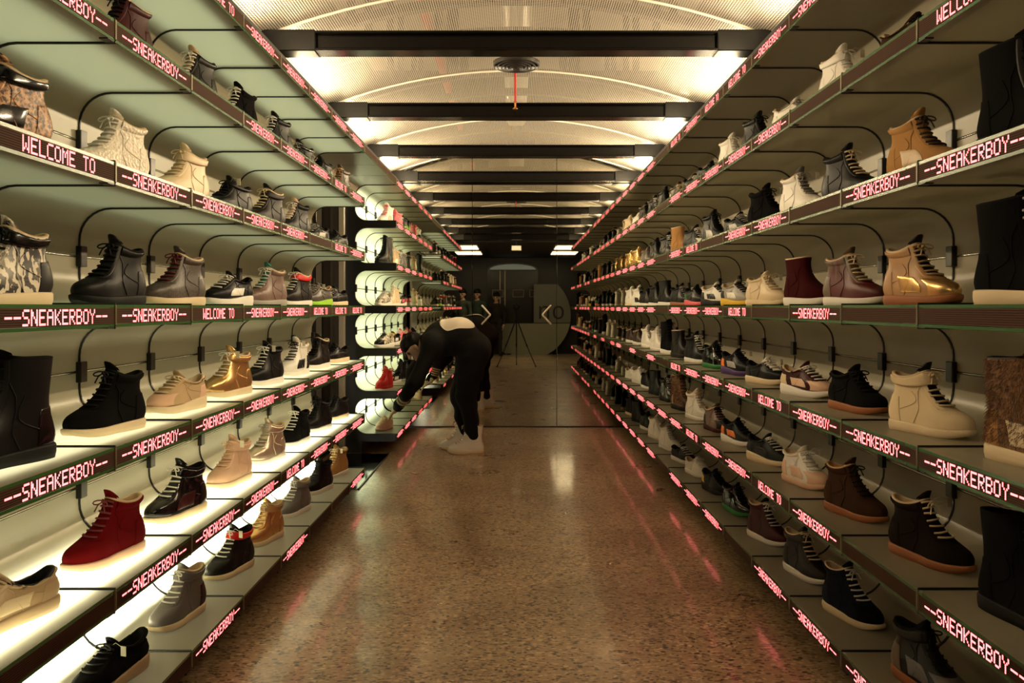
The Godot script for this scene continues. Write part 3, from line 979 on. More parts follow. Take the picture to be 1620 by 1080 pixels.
func build_foyer() -> void:
	var w := structure("wall_front")
	part("wall_face", boxmesh(Vector3(-3.2, 0, 4.95), Vector3(3.2, 4.0, 5.15)), mat("foyer_brown", Color(0.075, 0.055, 0.04), 0.4), w)
	# arched entrance door: dark leaves, steel stiles, pale fanlight
	var d := thing("entrance_door", "dark arched glass entrance door seen in the mirror, with pale fanlight", "door", Vector3(-0.1, 0, 4.9))
	var arch := MB.new()
	var pts := PackedVector2Array([Vector2(-0.68, 0.0), Vector2(0.68, 0.0)])
	for k in 17:
		var a := PI * k / 16.0
		pts.append(Vector2(0.68 * cos(a), 2.25 + 0.2 * sin(a)))
	var tr := Geometry2D.triangulate_polygon(pts)
	for i in range(0, tr.size(), 3):
		var q := []
		for k in 3:
			q.append(arch.vert(Vector3(pts[tr[i + k]].x, pts[tr[i + k]].y, 0), Vector3(0, 0, -1)))
		arch.tri(q[0], q[1], q[2])
	part("leaf", arch.mesh(), mat("door_glass", Color(0.12, 0.115, 0.1), 0.25), d)
	var fl := MB.new()
	for k in 16:
		var a0 := PI * k / 16.0
		var a1 := PI * (k + 1) / 16.0
		fl.quad(Vector3(0.62 * cos(a0), 2.26, -0.012), Vector3(0.62 * cos(a1), 2.26, -0.012), Vector3(0.62 * cos(a1), 2.26 + 0.15 * sin(a1), -0.012), Vector3(0.62 * cos(a0), 2.26 + 0.15 * sin(a0), -0.012), Vector3(0, 0, -1))
	part("fanlight", fl.mesh(), glow("fanlight_window_glow", Color(0.45, 0.56, 0.56), 0.25), d)
	for x in [-0.34, -0.21]:
		part("stile", boxmesh(Vector3(x - 0.015, 0.0, -0.03), Vector3(x + 0.015, 2.27, 0.0), 0.003), mats["brushed_steel"], d)
	part("transom", boxmesh(Vector3(-0.64, 2.235, -0.03), Vector3(0.64, 2.26, 0.0), 0.003), mats["black_steel"], d)
	# framed notices
	for k in 3:
		var x: float = [-0.5, 0.05, 0.5][k]
		var nt := thing("notice_board", "small framed notice on the entrance door, %s of three, seen in the mirror" % ["left", "middle", "right"][k], "notice", Vector3(x, 1.62, 4.86), 0.0, "framed notices")
		part("frame", boxmesh(Vector3(-0.15, -0.1, 0), Vector3(0.15, 0.1, 0.02), 0.004), mat("notice_frame", Color(0.55, 0.52, 0.46), 0.5), nt)
		part("sheet", boxmesh(Vector3(-0.135, -0.085, -0.002), Vector3(0.135, 0.085, 0.001)), mat("notice_sheet", Color(0.13, 0.1, 0.085), 0.5), nt)
		part("heading_band", boxmesh(Vector3(-0.09, 0.01, -0.004), Vector3(0.09, 0.05, -0.001)), mat("notice_band", Color(0.33, 0.14, 0.1), 0.5), nt)
	# large round frosted screen with two letters
	var sc := thing("round_glass_screen", "large round grey glass screen with two dark letters, seen in the mirror", "screen", Vector3(0, 0, 4.6))
	part("lower_pane", disc_panel(0.28, 1.03, 1.16, -0.4, 2.0, 0.0, 0.82, 0.0, 0.02), mat("frosted_grey", Color(0.52, 0.52, 0.44), 0.3), sc)
	part("upper_pane", disc_panel(0.28, 1.03, 1.16, 0.46, 2.0, 0.84, 1.86, 0.0, 0.02), mat("frosted_grey_top", Color(0.42, 0.42, 0.37), 0.3), sc)
	part("mid_rail", boxmesh(Vector3(-0.4, 0.82, -0.015), Vector3(1.42, 0.84, 0.015), 0.003), mats["black_steel"], sc)
	for x in [-0.2, 1.0]:
		part("foot", boxmesh(Vector3(x - 0.05, 0, -0.12), Vector3(x + 0.05, 0.03, 0.12), 0.004), mats["black_steel"], sc)
	var tm := TextMesh.new()
	tm.text = "no"
	var fnt := SystemFont.new()
	fnt.font_names = PackedStringArray(["Droid Sans"])
	tm.font = fnt
	tm.font_size = 64
	tm.pixel_size = 0.0098
	tm.depth = 0.03
	part("lettering", tm, mat("letter_black", Color(0.05, 0.045, 0.04), 0.4), sc, Vector3(0.92, 1.16, 0.0))
	# ceiling panels
	for s in [-1.0, 1.0]:
		for z in [0.75, 2.6]:
			var cp := thing("ceiling_light_panel", "square white ceiling light panel in the foyer, %s %s, seen in the mirror" % ["left" if s < 0 else "right", "near" if z < 1 else "far"], "ceiling light", Vector3(s * 1.15, 2.58, z), 0.0, "foyer light panels")
			part("frame", boxmesh(Vector3(-0.32, -0.012, -0.58), Vector3(0.32, 0.0, 0.58), 0.003), mats["white_enamel"], cp)
			part("light_diffuser", boxmesh(Vector3(-0.3, -0.018, -0.56), Vector3(0.3, -0.008, 0.56), 0.002), glow("panel_light_glow", WARM, 0.8), cp)
	var es := thing("exit_light_box", "small white lit box hanging from the foyer ceiling, seen in the mirror", "light box", Vector3(0.0, 2.45, -0.68))
	part("case", boxmesh(Vector3(-0.1, -0.05, -0.012), Vector3(0.1, 0.05, 0.012), 0.003), mats["white_enamel"], es)
	part("light_face", boxmesh(Vector3(-0.09, -0.042, -0.016), Vector3(0.09, 0.042, -0.011)), glow("light_box_glow", WARM, 0.7), es)
	part("hanger", boxmesh(Vector3(-0.006, 0.05, -0.006), Vector3(0.006, 0.14, 0.006)), mats["black_steel"], es)
	# the photographer's camera on its tripod, right behind the lens
	var t := thing("camera_tripod", "black tripod carrying the camera, standing in the aisle and seen in the mirror", "tripod", Vector3(0.0, 0, 0.16))
	var tmn := mat("tripod_black", Color(0.03, 0.028, 0.026), 0.4)
	var col := MB.new()
	col.tube(PackedVector3Array([Vector3(0, 0.42, 0), Vector3(0, EYE - 0.1, 0)]), 0.014, 10)
	part("column", col.mesh(), tmn, t)
	for k in 3:
		var a: float = [PI, PI / 3.0, -PI / 3.0][k] - PI / 2
		var dr := Vector3(cos(a), 0, -sin(a)) if k > 0 else Vector3(0.0, 0, 1)
		if k > 0:
			dr = Vector3(0.92 if k == 1 else -0.92, 0, -0.4)
		var lg := MB.new()
		lg.tube(PackedVector3Array([Vector3(0, 0.95, 0) + dr * 0.03, dr * 0.24 + Vector3(0, 0.44, 0)]), 0.014, 8, 0.012)
		lg.tube(PackedVector3Array([dr * 0.235 + Vector3(0, 0.45, 0), dr * 0.44 + Vector3(0, 0.012, 0)]), 0.01, 8, 0.009)
		var leg := part("leg", lg.mesh(), tmn, t)
		var ft := MB.new()
		ft.lathe(PackedVector2Array([Vector2(0.0, 0.0), Vector2(0.015, 0.002), Vector2(0.013, 0.03), Vector2(0.0, 0.032)]), 10, dr * 0.44)
		part("rubber_foot", ft.mesh(), mats["gasket_rubber"], leg)
		var lk := MB.new()
		lk.tube(PackedVector3Array([dr * 0.236 + Vector3(0, 0.465, 0), dr * 0.244 + Vector3(0, 0.43, 0)]), 0.019, 8)
		part("clamp", lk.mesh(), tmn, leg)
	part("head", boxmesh(Vector3(-0.03, EYE - 0.11, -0.03), Vector3(0.03, EYE - 0.055, 0.03), 0.008), tmn, t)
	var cb := thing("digital_camera", "black camera with lens on the tripod, seen in the mirror", "camera", Vector3(0, EYE, 0.16))
	part("body", boxmesh(Vector3(-0.07, -0.055, -0.03), Vector3(0.07, 0.045, 0.04), 0.01), tmn, cb)
	part("prism", boxmesh(Vector3(-0.03, 0.04, -0.03), Vector3(0.03, 0.075, 0.03), 0.01), tmn, cb)
	var ln := MB.new()
	ln.lathe(PackedVector2Array([Vector2(0.034, 0.03), Vector2(0.036, -0.1), Vector2(0.031, -0.105), Vector2(0.028, -0.09), Vector2(0.0, -0.088)]), 20, Vector3.ZERO, 2)
	part("lens", ln.mesh(), tmn, cb)

# ------------------------------------------------------------------ shoes
func spow(a: float, e: float) -> float:
	return signf(a) * pow(absf(a), e)

func sample(c: PackedVector2Array, s: float) -> Vector2:
	var f := clampf(s, 0.0, 1.0) * (c.size() - 1)
	var i := mini(int(f), c.size() - 2)
	var t := f - i
	var p0 := c[maxi(i - 1, 0)]
	var p1 := c[i]
	var p2 := c[i + 1]
	var p3 := c[mini(i + 2, c.size() - 1)]
	return 0.5 * ((2.0 * p1) + (p2 - p0) * t + (2.0 * p0 - 5.0 * p1 + 4.0 * p2 - p3) * t * t + (3.0 * p1 - p0 - 3.0 * p2 + p3) * t * t * t)

func v2(a: Array) -> PackedVector2Array:
	var p := PackedVector2Array()
	for i in range(0, a.size(), 2):
		p.append(Vector2(a[i], a[i + 1]))
	return p

var shapes := {}

func shoe_types() -> Dictionary:
	# front and heel profiles in metres, heel at z 0 and toe at z L; laces from la to lb, each lace spans +-lw round the front
	return {
		"high": {"L": 0.272, "sh": 0.03, "st": 0.024, "front": v2([0.266, 0.022, 0.271, 0.04, 0.262, 0.056, 0.236, 0.068, 0.2, 0.084, 0.172, 0.104, 0.15, 0.13, 0.137, 0.158, 0.131, 0.18]), "back": v2([0.004, 0.026, -0.005, 0.048, -0.002, 0.072, 0.008, 0.098, 0.017, 0.122, 0.016, 0.147, 0.007, 0.168]), "ankle": 0.82, "dip": 0.017, "la": 0.5, "lb": 0.96, "n": 7, "lw": 0.5, "tongue": 0.028},
		"mid": {"L": 0.272, "sh": 0.03, "st": 0.024, "front": v2([0.266, 0.022, 0.271, 0.04, 0.262, 0.056, 0.236, 0.066, 0.205, 0.08, 0.178, 0.096, 0.158, 0.114, 0.146, 0.13, 0.14, 0.142]), "back": v2([0.004, 0.026, -0.005, 0.048, -0.001, 0.072, 0.01, 0.096, 0.014, 0.113, 0.007, 0.13]), "ankle": 0.85, "dip": 0.02, "la": 0.46, "lb": 0.95, "n": 6, "lw": 0.5, "tongue": 0.026},
		"low": {"L": 0.275, "sh": 0.032, "st": 0.026, "front": v2([0.268, 0.024, 0.273, 0.042, 0.263, 0.057, 0.237, 0.066, 0.207, 0.078, 0.182, 0.09, 0.163, 0.1, 0.152, 0.108]), "back": v2([0.004, 0.028, -0.003, 0.05, 0.003, 0.07, 0.008, 0.086, 0.01, 0.1]), "ankle": 0.88, "dip": 0.028, "la": 0.44, "lb": 0.97, "n": 5, "lw": 0.52, "tongue": 0.024},
		"runner": {"L": 0.285, "sh": 0.042, "st": 0.026, "front": v2([0.276, 0.026, 0.281, 0.042, 0.27, 0.056, 0.243, 0.068, 0.21, 0.084, 0.183, 0.098, 0.163, 0.11, 0.15, 0.12]), "back": v2([0.004, 0.038, -0.004, 0.058, 0.004, 0.08, 0.009, 0.1, 0.008, 0.116]), "ankle": 0.85, "dip": 0.027, "la": 0.46, "lb": 0.97, "n": 6, "lw": 0.48, "tongue": 0.026},
		"tall": {"L": 0.275, "sh": 0.036, "st": 0.03, "front": v2([0.268, 0.028, 0.273, 0.046, 0.262, 0.062, 0.235, 0.076, 0.196, 0.096, 0.168, 0.125, 0.15, 0.165, 0.143, 0.21, 0.144, 0.25]), "back": v2([0.004, 0.032, -0.002, 0.055, 0.004, 0.085, 0.012, 0.115, 0.014, 0.15, 0.01, 0.19, 0.004, 0.24]), "ankle": 0.9, "dip": 0.004, "la": 0.44, "lb": 0.97, "n": 9, "lw": 0.48, "tongue": 0.02},
		"boot": {"L": 0.272, "sh": 0.034, "st": 0.028, "front": v2([0.266, 0.026, 0.271, 0.044, 0.262, 0.06, 0.236, 0.073, 0.2, 0.09, 0.17, 0.112, 0.15, 0.142, 0.144, 0.172, 0.148, 0.196]), "back": v2([0.004, 0.03, -0.002, 0.053, 0.005, 0.08, 0.014, 0.11, 0.018, 0.14, 0.014, 0.168, 0.008, 0.192]), "ankle": 0.92, "dip": 0.004, "la": 0.0, "lb": 0.0, "n": 0, "lw": 0.4, "tongue": 0.0},
	}

func last_width(z: float, length: float) -> float:
	var t := clampf(z / length, 0.0, 1.0)
	var c := PackedVector2Array([Vector2(0, 0.033), Vector2(0.25, 0.0345), Vector2(0.45, 0.036), Vector2(0.68, 0.0475), Vector2(0.85, 0.0465), Vector2(1.0, 0.043)])
	for i in c.size() - 1:
		if t <= c[i + 1].x:
			var k := (t - c[i].x) / (c[i + 1].x - c[i].x)
			return lerpf(c[i].y, c[i + 1].y, k * k * (3 - 2 * k))
	return 0.043

func shoe_pt(T: Dictionary, s: float, phi: float, off := 0.0) -> Vector3:
	var p := _shoe_pt(T, s, phi)
	if off == 0.0:
		return p
	var du := _shoe_pt(T, s, phi + 0.02) - _shoe_pt(T, s, phi - 0.02)
	var dv := _shoe_pt(T, minf(s + 0.01, 1.0), phi) - _shoe_pt(T, maxf(s - 0.01, 0.0), phi)
	var nn := du.cross(dv).normalized()
	if nn.dot(p - Vector3(0, p.y * 0.55, 0.1 if phi < 1.6 and phi > -1.6 else 0.09)) < 0.0:
		nn = -nn
	return p + nn * off

func _shoe_pt(T: Dictionary, s: float, phi: float) -> Vector3:
	var f := sample(T.front, s)
	var b := sample(T.back, s)
	var a := (f.x - b.x) * 0.5
	var z := (f.x + b.x) * 0.5 + a * spow(cos(phi), 0.92)
	var k: float = smoothstep(0.15, 0.75, s)
	var w := last_width(z, T.L) * lerpf(1.0, T.ankle, k)
	# the foot narrows towards the instep ridge where the front slopes
	var x := w * spow(sin(phi), 0.78)
	var t := (z - b.x) / maxf(f.x - b.x, 0.001)
	var y: float = lerpf(b.y, f.y, t) - T.dip * s * s * s * pow(sin(phi), 2.0)
	return Vector3(x, y, z)

func patch(T: Dictionary, s0: float, s1: float, p0: float, p1: float, off: float, ns: int, np_: int, b: MB) -> void:
	# a raised piece lying on the upper, with its rim
	var rows := []
	for i in ns + 1:
		var r := PackedVector3Array()
		var s := lerpf(s0, s1, float(i) / ns)
		r.append(shoe_pt(T, s, p0, -0.001))
		for j in np_ + 1:
			r.append(shoe_pt(T, s, lerpf(p0, p1, float(j) / np_), off))
		r.append(shoe_pt(T, s, p1, -0.001))
		rows.append(r)
	var lo := PackedVector3Array()
	var hi := PackedVector3Array()
	for j in np_ + 3:
		var ph: float = lerpf(p0, p1, clampf((j - 1.0) / np_, 0.0, 1.0))
		lo.append(shoe_pt(T, s0, ph, -0.001))
		hi.append(shoe_pt(T, s1, ph, -0.001))
	rows.push_front(lo)
	rows.push_back(hi)
	b.grid(rows, false)

func shoe_shape(type: String) -> Dictionary:
	if shapes.has(type):
		return shapes[type]
	var T: Dictionary = shoe_types()[type]
	var out := {}
	var seg := 28
	var mid := Vector3(0, 0.05, T.L * 0.5)
	# upper
	var b := MB.new()
	var rows := []
	for i in 19:
		var r := PackedVector3Array()
		for j in seg:
			r.append(shoe_pt(T, i / 18.0, TAU * j / seg))
		rows.append(r)
	b.grid(rows, true)
	b.smooth(mid)
	out["upper"] = b.mesh()
	# padded collar and lining
	b = MB.new()
	rows = []
	var top := PackedVector3Array()
	for j in seg:
		top.append(shoe_pt(T, 1.0, TAU * j / seg))
	var cen := Vector3.ZERO
	for p in top:
		cen += p / seg
	for e in [[0.0, 0.0], [0.0, 0.004], [0.12, 0.006], [0.2, 0.002], [0.24, -0.02], [0.3, -0.05]]:
		var r := PackedVector3Array()
		for p in top:
			r.append(p.lerp(Vector3(cen.x, p.y, cen.z), e[0]) + Vector3(0, e[1], 0))
		rows.append(r)
	b.grid(rows, true)
	b.fan(rows[5], cen + Vector3(0, -0.05, 0))
	b.smooth(cen + Vector3(0, -0.03, 0), true)
	out["lining"] = b.mesh()
	# sole
	var prof := [[-0.004, 0.0], [0.002, 0.003], [0.005, 0.4], [0.005, 0.85], [0.002, 1.0], [-0.01, 1.02]]
	b = MB.new()
	rows = []
	for e in prof:
		var r := PackedVector3Array()
		for j in seg + 8:
			var ph := TAU * j / (seg + 8)
			var z: float = T.L * 0.5 + (T.L * 0.5 + e[0]) * spow(cos(ph), 0.9)
			var x: float = (last_width(z, T.L) + e[0]) * spow(sin(ph), 0.74)
			var t: float = z / T.L
			var ht := lerpf(T.sh, T.st, smoothstep(0.1, 0.75, t))
			var spring := 0.014 * pow(maxf(0.0, (t - 0.72) / 0.28), 2.0)
			var y: float = ht * e[1] + spring * (1.0 - 0.6 * e[1])
			r.append(Vector3(x, y, z))
		rows.append(r)
	b.grid(rows, true)
	b.fan(rows[0], Vector3(0, 0.001, T.L * 0.5))
	b.fan(rows[5], Vector3(0, T.sh * 0.95, T.L * 0.5))
	b.smooth(Vector3(0, 0.015, T.L * 0.5))
	out["sole"] = b.mesh()
	# outsole line: a thin band round the foot of the sole
	b = MB.new()
	rows = []
	for e in [[0.0045, 0.004], [0.0065, 0.005], [0.0065, 0.008], [0.0045, 0.009]]:
		var r := PackedVector3Array()
		for j in seg + 8:
			var ph := TAU * j / (seg + 8)
			var z: float = T.L * 0.5 + (T.L * 0.5 + e[0]) * spow(cos(ph), 0.9)
			var x: float = (last_width(z, T.L) + e[0]) * spow(sin(ph), 0.74)
			var spring := 0.014 * pow(maxf(0.0, (z / T.L - 0.72) / 0.28), 2.0)
			r.append(Vector3(x, e[1] + spring, z))
		rows.append(r)
	b.grid(rows, true)
	b.smooth(Vector3(0, 0.006, T.L * 0.5))
	out["outsole"] = b.mesh()
	# toe cap, heel counter, side panel
	b = MB.new()
	patch(T, 0.02, 0.42, -1.05, 1.05, 0.0016, 8, 14, b)
	b.smooth(mid)
	out["toe_cap"] = b.mesh()
	b = MB.new()
	patch(T, 0.02, 0.55, PI - 1.0, PI + 1.0, 0.0016, 8, 12, b)
	b.smooth(mid)
	out["heel_counter"] = b.mesh()
	b = MB.new()
	for s in [-1.0, 1.0]:
		patch(T, 0.1, 0.46, s * 1.25, s * 1.85, 0.0018, 6, 6, b)
	b.smooth(mid)
	out["side_panel"] = b.mesh()
	if T.n > 0:
		b = MB.new()
		for s in [-1.0, 1.0]:
			patch(T, T.la - 0.06, 0.985, s * (T.lw - 0.05), s * (T.lw + 0.3), 0.0018, 8, 4, b)
		b.smooth(mid)
		out["eyestay"] = b.mesh()
		# laces: bars across, the bow at the top
		b = MB.new()
		for i in T.n:
			var s: float = lerpf(T.la, T.lb, float(i) / (T.n - 1))
			var path := PackedVector3Array()
			for j in 7:
				var ph: float = lerpf(-T.lw - 0.06, T.lw + 0.06, j / 6.0)
				path.append(shoe_pt(T, minf(1.0, s + 0.018 * (j / 6.0 - 0.5) * (1 if i % 2 else -1)), ph, 0.0035 + 0.002 * sin(PI * j / 6.0)))
			b.tube(path, 0.0031, 5)
		var kn := shoe_pt(T, T.lb, 0.0, 0.008)
		for s in [-1.0, 1.0]:
			var lp := PackedVector3Array()
			for j in 9:
				var a := PI * 2.0 * j / 8.0
				lp.append(kn + Vector3(s * (0.014 - 0.014 * cos(a)), -0.008 * sin(a * 0.5) + 0.006 * sin(a), 0.006 + 0.008 * sin(a * 0.5)))
			b.tube(lp, 0.0022, 5)
			b.tube(PackedVector3Array([kn, kn + Vector3(s * 0.012, -0.014, 0.012), kn + Vector3(s * 0.02, -0.032, 0.016)]), 0.0021, 5)
		out["laces"] = b.mesh()
		# tongue
		b = MB.new()
		rows = []
		for i in 8:
			var r := PackedVector3Array()
			for j in 7:
				var ph: float = lerpf(-T.lw, T.lw, j / 6.0)
				if i < 5:
					r.append(shoe_pt(T, lerpf(T.la, 1.0, i / 4.0), ph, 0.0012 if i < 4 else -0.002))
				else:
					var q := shoe_pt(T, 1.0, ph * 1.75, -0.003)
					var up: float = T.tongue * (i - 4) / 3.0
					r.append(q + Vector3(-q.x * 0.1 * (i - 4) / 3.0, up * (1.0 - 0.28 * pow(absf(j / 3.0 - 1.0), 3.0) * (i - 4) / 3.0), up * 0.3))
			rows.append(r)
		var backs := []
		for i in 3:
			var r := PackedVector3Array()
			for p in rows[7 - i]:
				r.append(p + Vector3(0, -0.002 if i == 0 else 0.0, -0.007))
			backs.append(r)
		rows.append_array(backs)
		b.grid(rows, false)
		b.smooth(mid)
		out["tongue"] = b.mesh()
	# padded collar
	b = MB.new()
	rows = []
	for e in [[0.84, 0.0], [0.865, 0.003], [0.9, 0.0052], [0.945, 0.0062], [0.985, 0.005], [1.0, 0.002], [1.0, -0.003]]:
		var r := PackedVector3Array()
		for j in 25:
			r.append(shoe_pt(T, e[0], lerpf(T.lw + 0.32, TAU - T.lw - 0.32, j / 24.0), e[1]))
		rows.append(r)
	b.grid(rows, false)
	b.smooth(Vector3(0, 0.1, 0.07))
	out["collar"] = b.mesh()
	# seam piping from the eyestay down to the sole
	b = MB.new()
	for sd in [-1.0, 1.0]:
		var path := PackedVector3Array()
		for j in 9:
			var t := j / 8.0
			path.append(shoe_pt(T, lerpf(0.82, 0.05, t), sd * lerpf(T.lw + 0.32, 1.75, sqrt(t)), 0.0006))
		b.tube(path, 0.0016, 5)
		path = PackedVector3Array()
		for j in 9:
			var t := j / 8.0
			path.append(shoe_pt(T, 0.3 + 0.42 * t, sd * (PI - 1.0 - 0.75 * sin(t * 2.0)), 0.0006))
		b.tube(path, 0.0015, 5)
	out["seam"] = b.mesh()
	# ankle strap
	b = MB.new()
	rows = []
	for e in [[0.8, 0.001], [0.8, 0.006], [0.835, 0.0075], [0.93, 0.0075], [0.965, 0.006], [0.965, 0.001]]:
		var r := PackedVector3Array()
		for j in seg:
			r.append(shoe_pt(T, e[0], TAU * j / seg, e[1]))
		rows.append(r)
	b.grid(rows, true)
	b.smooth(Vector3(0, 0.12, 0.07))
	out["strap"] = b.mesh()
	shapes[type] = out
	return out

const TYPE_WORD := {"high": "high-top", "mid": "mid-top", "low": "low-top", "runner": "running shoe", "tall": "tall boot", "boot": "pull-on boot"}

func ordinal(k: int) -> String:
	return ["first", "second", "third", "fourth", "fifth", "sixth", "seventh", "eighth", "ninth", "tenth", "eleventh", "twelfth", "thirteenth", "fourteenth"][k]

func shoe(spec: String, at: Vector3, turn: float, where: String, group: String) -> Node3D:
	# spec: type|upper|sole|laces|extras|words, extras: toe=colour,heel=colour,side=colour,strap=colour,tongue=colour,out=colour,tag
	var q := spec.split("|")
	var type := q[0]
	var sh := shoe_shape(type)
	var T: Dictionary = shoe_types()[type]
	var ex := {}
	for e in q[4].split(",", false):
		var kv := e.split("=")
		ex[kv[0]] = kv[1] if kv.size() > 1 else "1"
	var called := "sneaker"
	if type == "tall" or type == "boot":
		called = "boot"
	var o := thing(called, "%s, %s" % [q[5], where], "shoe", at, turn, group)
	var c := Vector3(0, 0, -T.L * 0.5)
	part("upper", sh["upper"], shoe_mat(q[1]), o, c)
	part("sole", sh["sole"], shoe_mat(q[2] + ":r"), o, c)
	part("lining", sh["lining"], shoe_mat(ex.get("lining", "charcoal:s" if q[1].begins_with("black") or q[1].begins_with("char") else "beige")), o, c)
	if sh.has("tongue"):
		part("tongue", sh["tongue"], shoe_mat(ex.get("tongue", q[1])), o, c)
		part("laces", sh["laces"], shoe_mat(q[3] + ":r"), o, c)
		part("eyestay", sh["eyestay"], shoe_mat(ex.get("stay", q[1])), o, c)
	if ex.has("out"):
		part("outsole", sh["outsole"], shoe_mat(ex["out"] + ":r"), o, c)
	if ex.get("toe", "") != "none" and type != "boot":
		part("toe_cap", sh["toe_cap"], shoe_mat(ex.get("toe", q[1])), o, c)
	part("heel_counter", sh["heel_counter"], shoe_mat(ex.get("heel", q[1])), o, c)
	if ex.has("side"):
		part("side_panel", sh["side_panel"], shoe_mat(ex["side"]), o, c)
	if type != "boot" and type != "tall" and not ex.has("strap"):
		part("collar", sh["collar"], shoe_mat(ex.get("collar", q[1])), o, c)
	part("seam", sh["seam"], shoe_mat(q[1]), o, c)
	if q[1] == "fur":
		fur_tufts(T, o, c)
	if ex.has("strap"):
		part("strap", sh["strap"], shoe_mat(ex["strap"]), o, c)
	if ex.has("tag"):
		var k := shoe_pt(T, 0.98, 0.3, 0.006) + c
		var b := MB.new()
		b.tube(PackedVector3Array([k, k + Vector3(0.02, 0.012, 0.012), k + Vector3(0.042, 0.004, 0.014)]), 0.0009, 4)
		b.box(k + Vector3(0.04, -0.022, 0.013), k + Vector3(0.058, 0.006, 0.0145))
		part("price_tag", b.mesh(), mat("tag_white", Color(0.85, 0.82, 0.74), 0.6), o)
	return o

func fur_tufts(T: Dictionary, o: Node3D, c: Vector3) -> void:
	var r2 := RandomNumberGenerator.new()
	r2.seed = 8
	var b := MB.new()
	for k in 2600:
		var s := r2.randf_range(0.12, 1.0)
		var ph := r2.randf_range(0.55, TAU - 0.55)
		var p := shoe_pt(T, s, ph, -0.001)
		var q := shoe_pt(T, s, ph, r2.randf_range(0.005, 0.011)) + Vector3(r2.randf_range(-0.004, 0.004), -r2.randf_range(0.004, 0.014), r2.randf_range(-0.004, 0.004))
		b.tube(PackedVector3Array([p, p.lerp(q, 0.55) + Vector3(0, 0.002, 0), q]), 0.0013, 3, 0.0002, false)
	var m := part("fur_coat", b.mesh(), shoe_mat("fur"), o, c)
	m.set_meta("kind", "stuff")

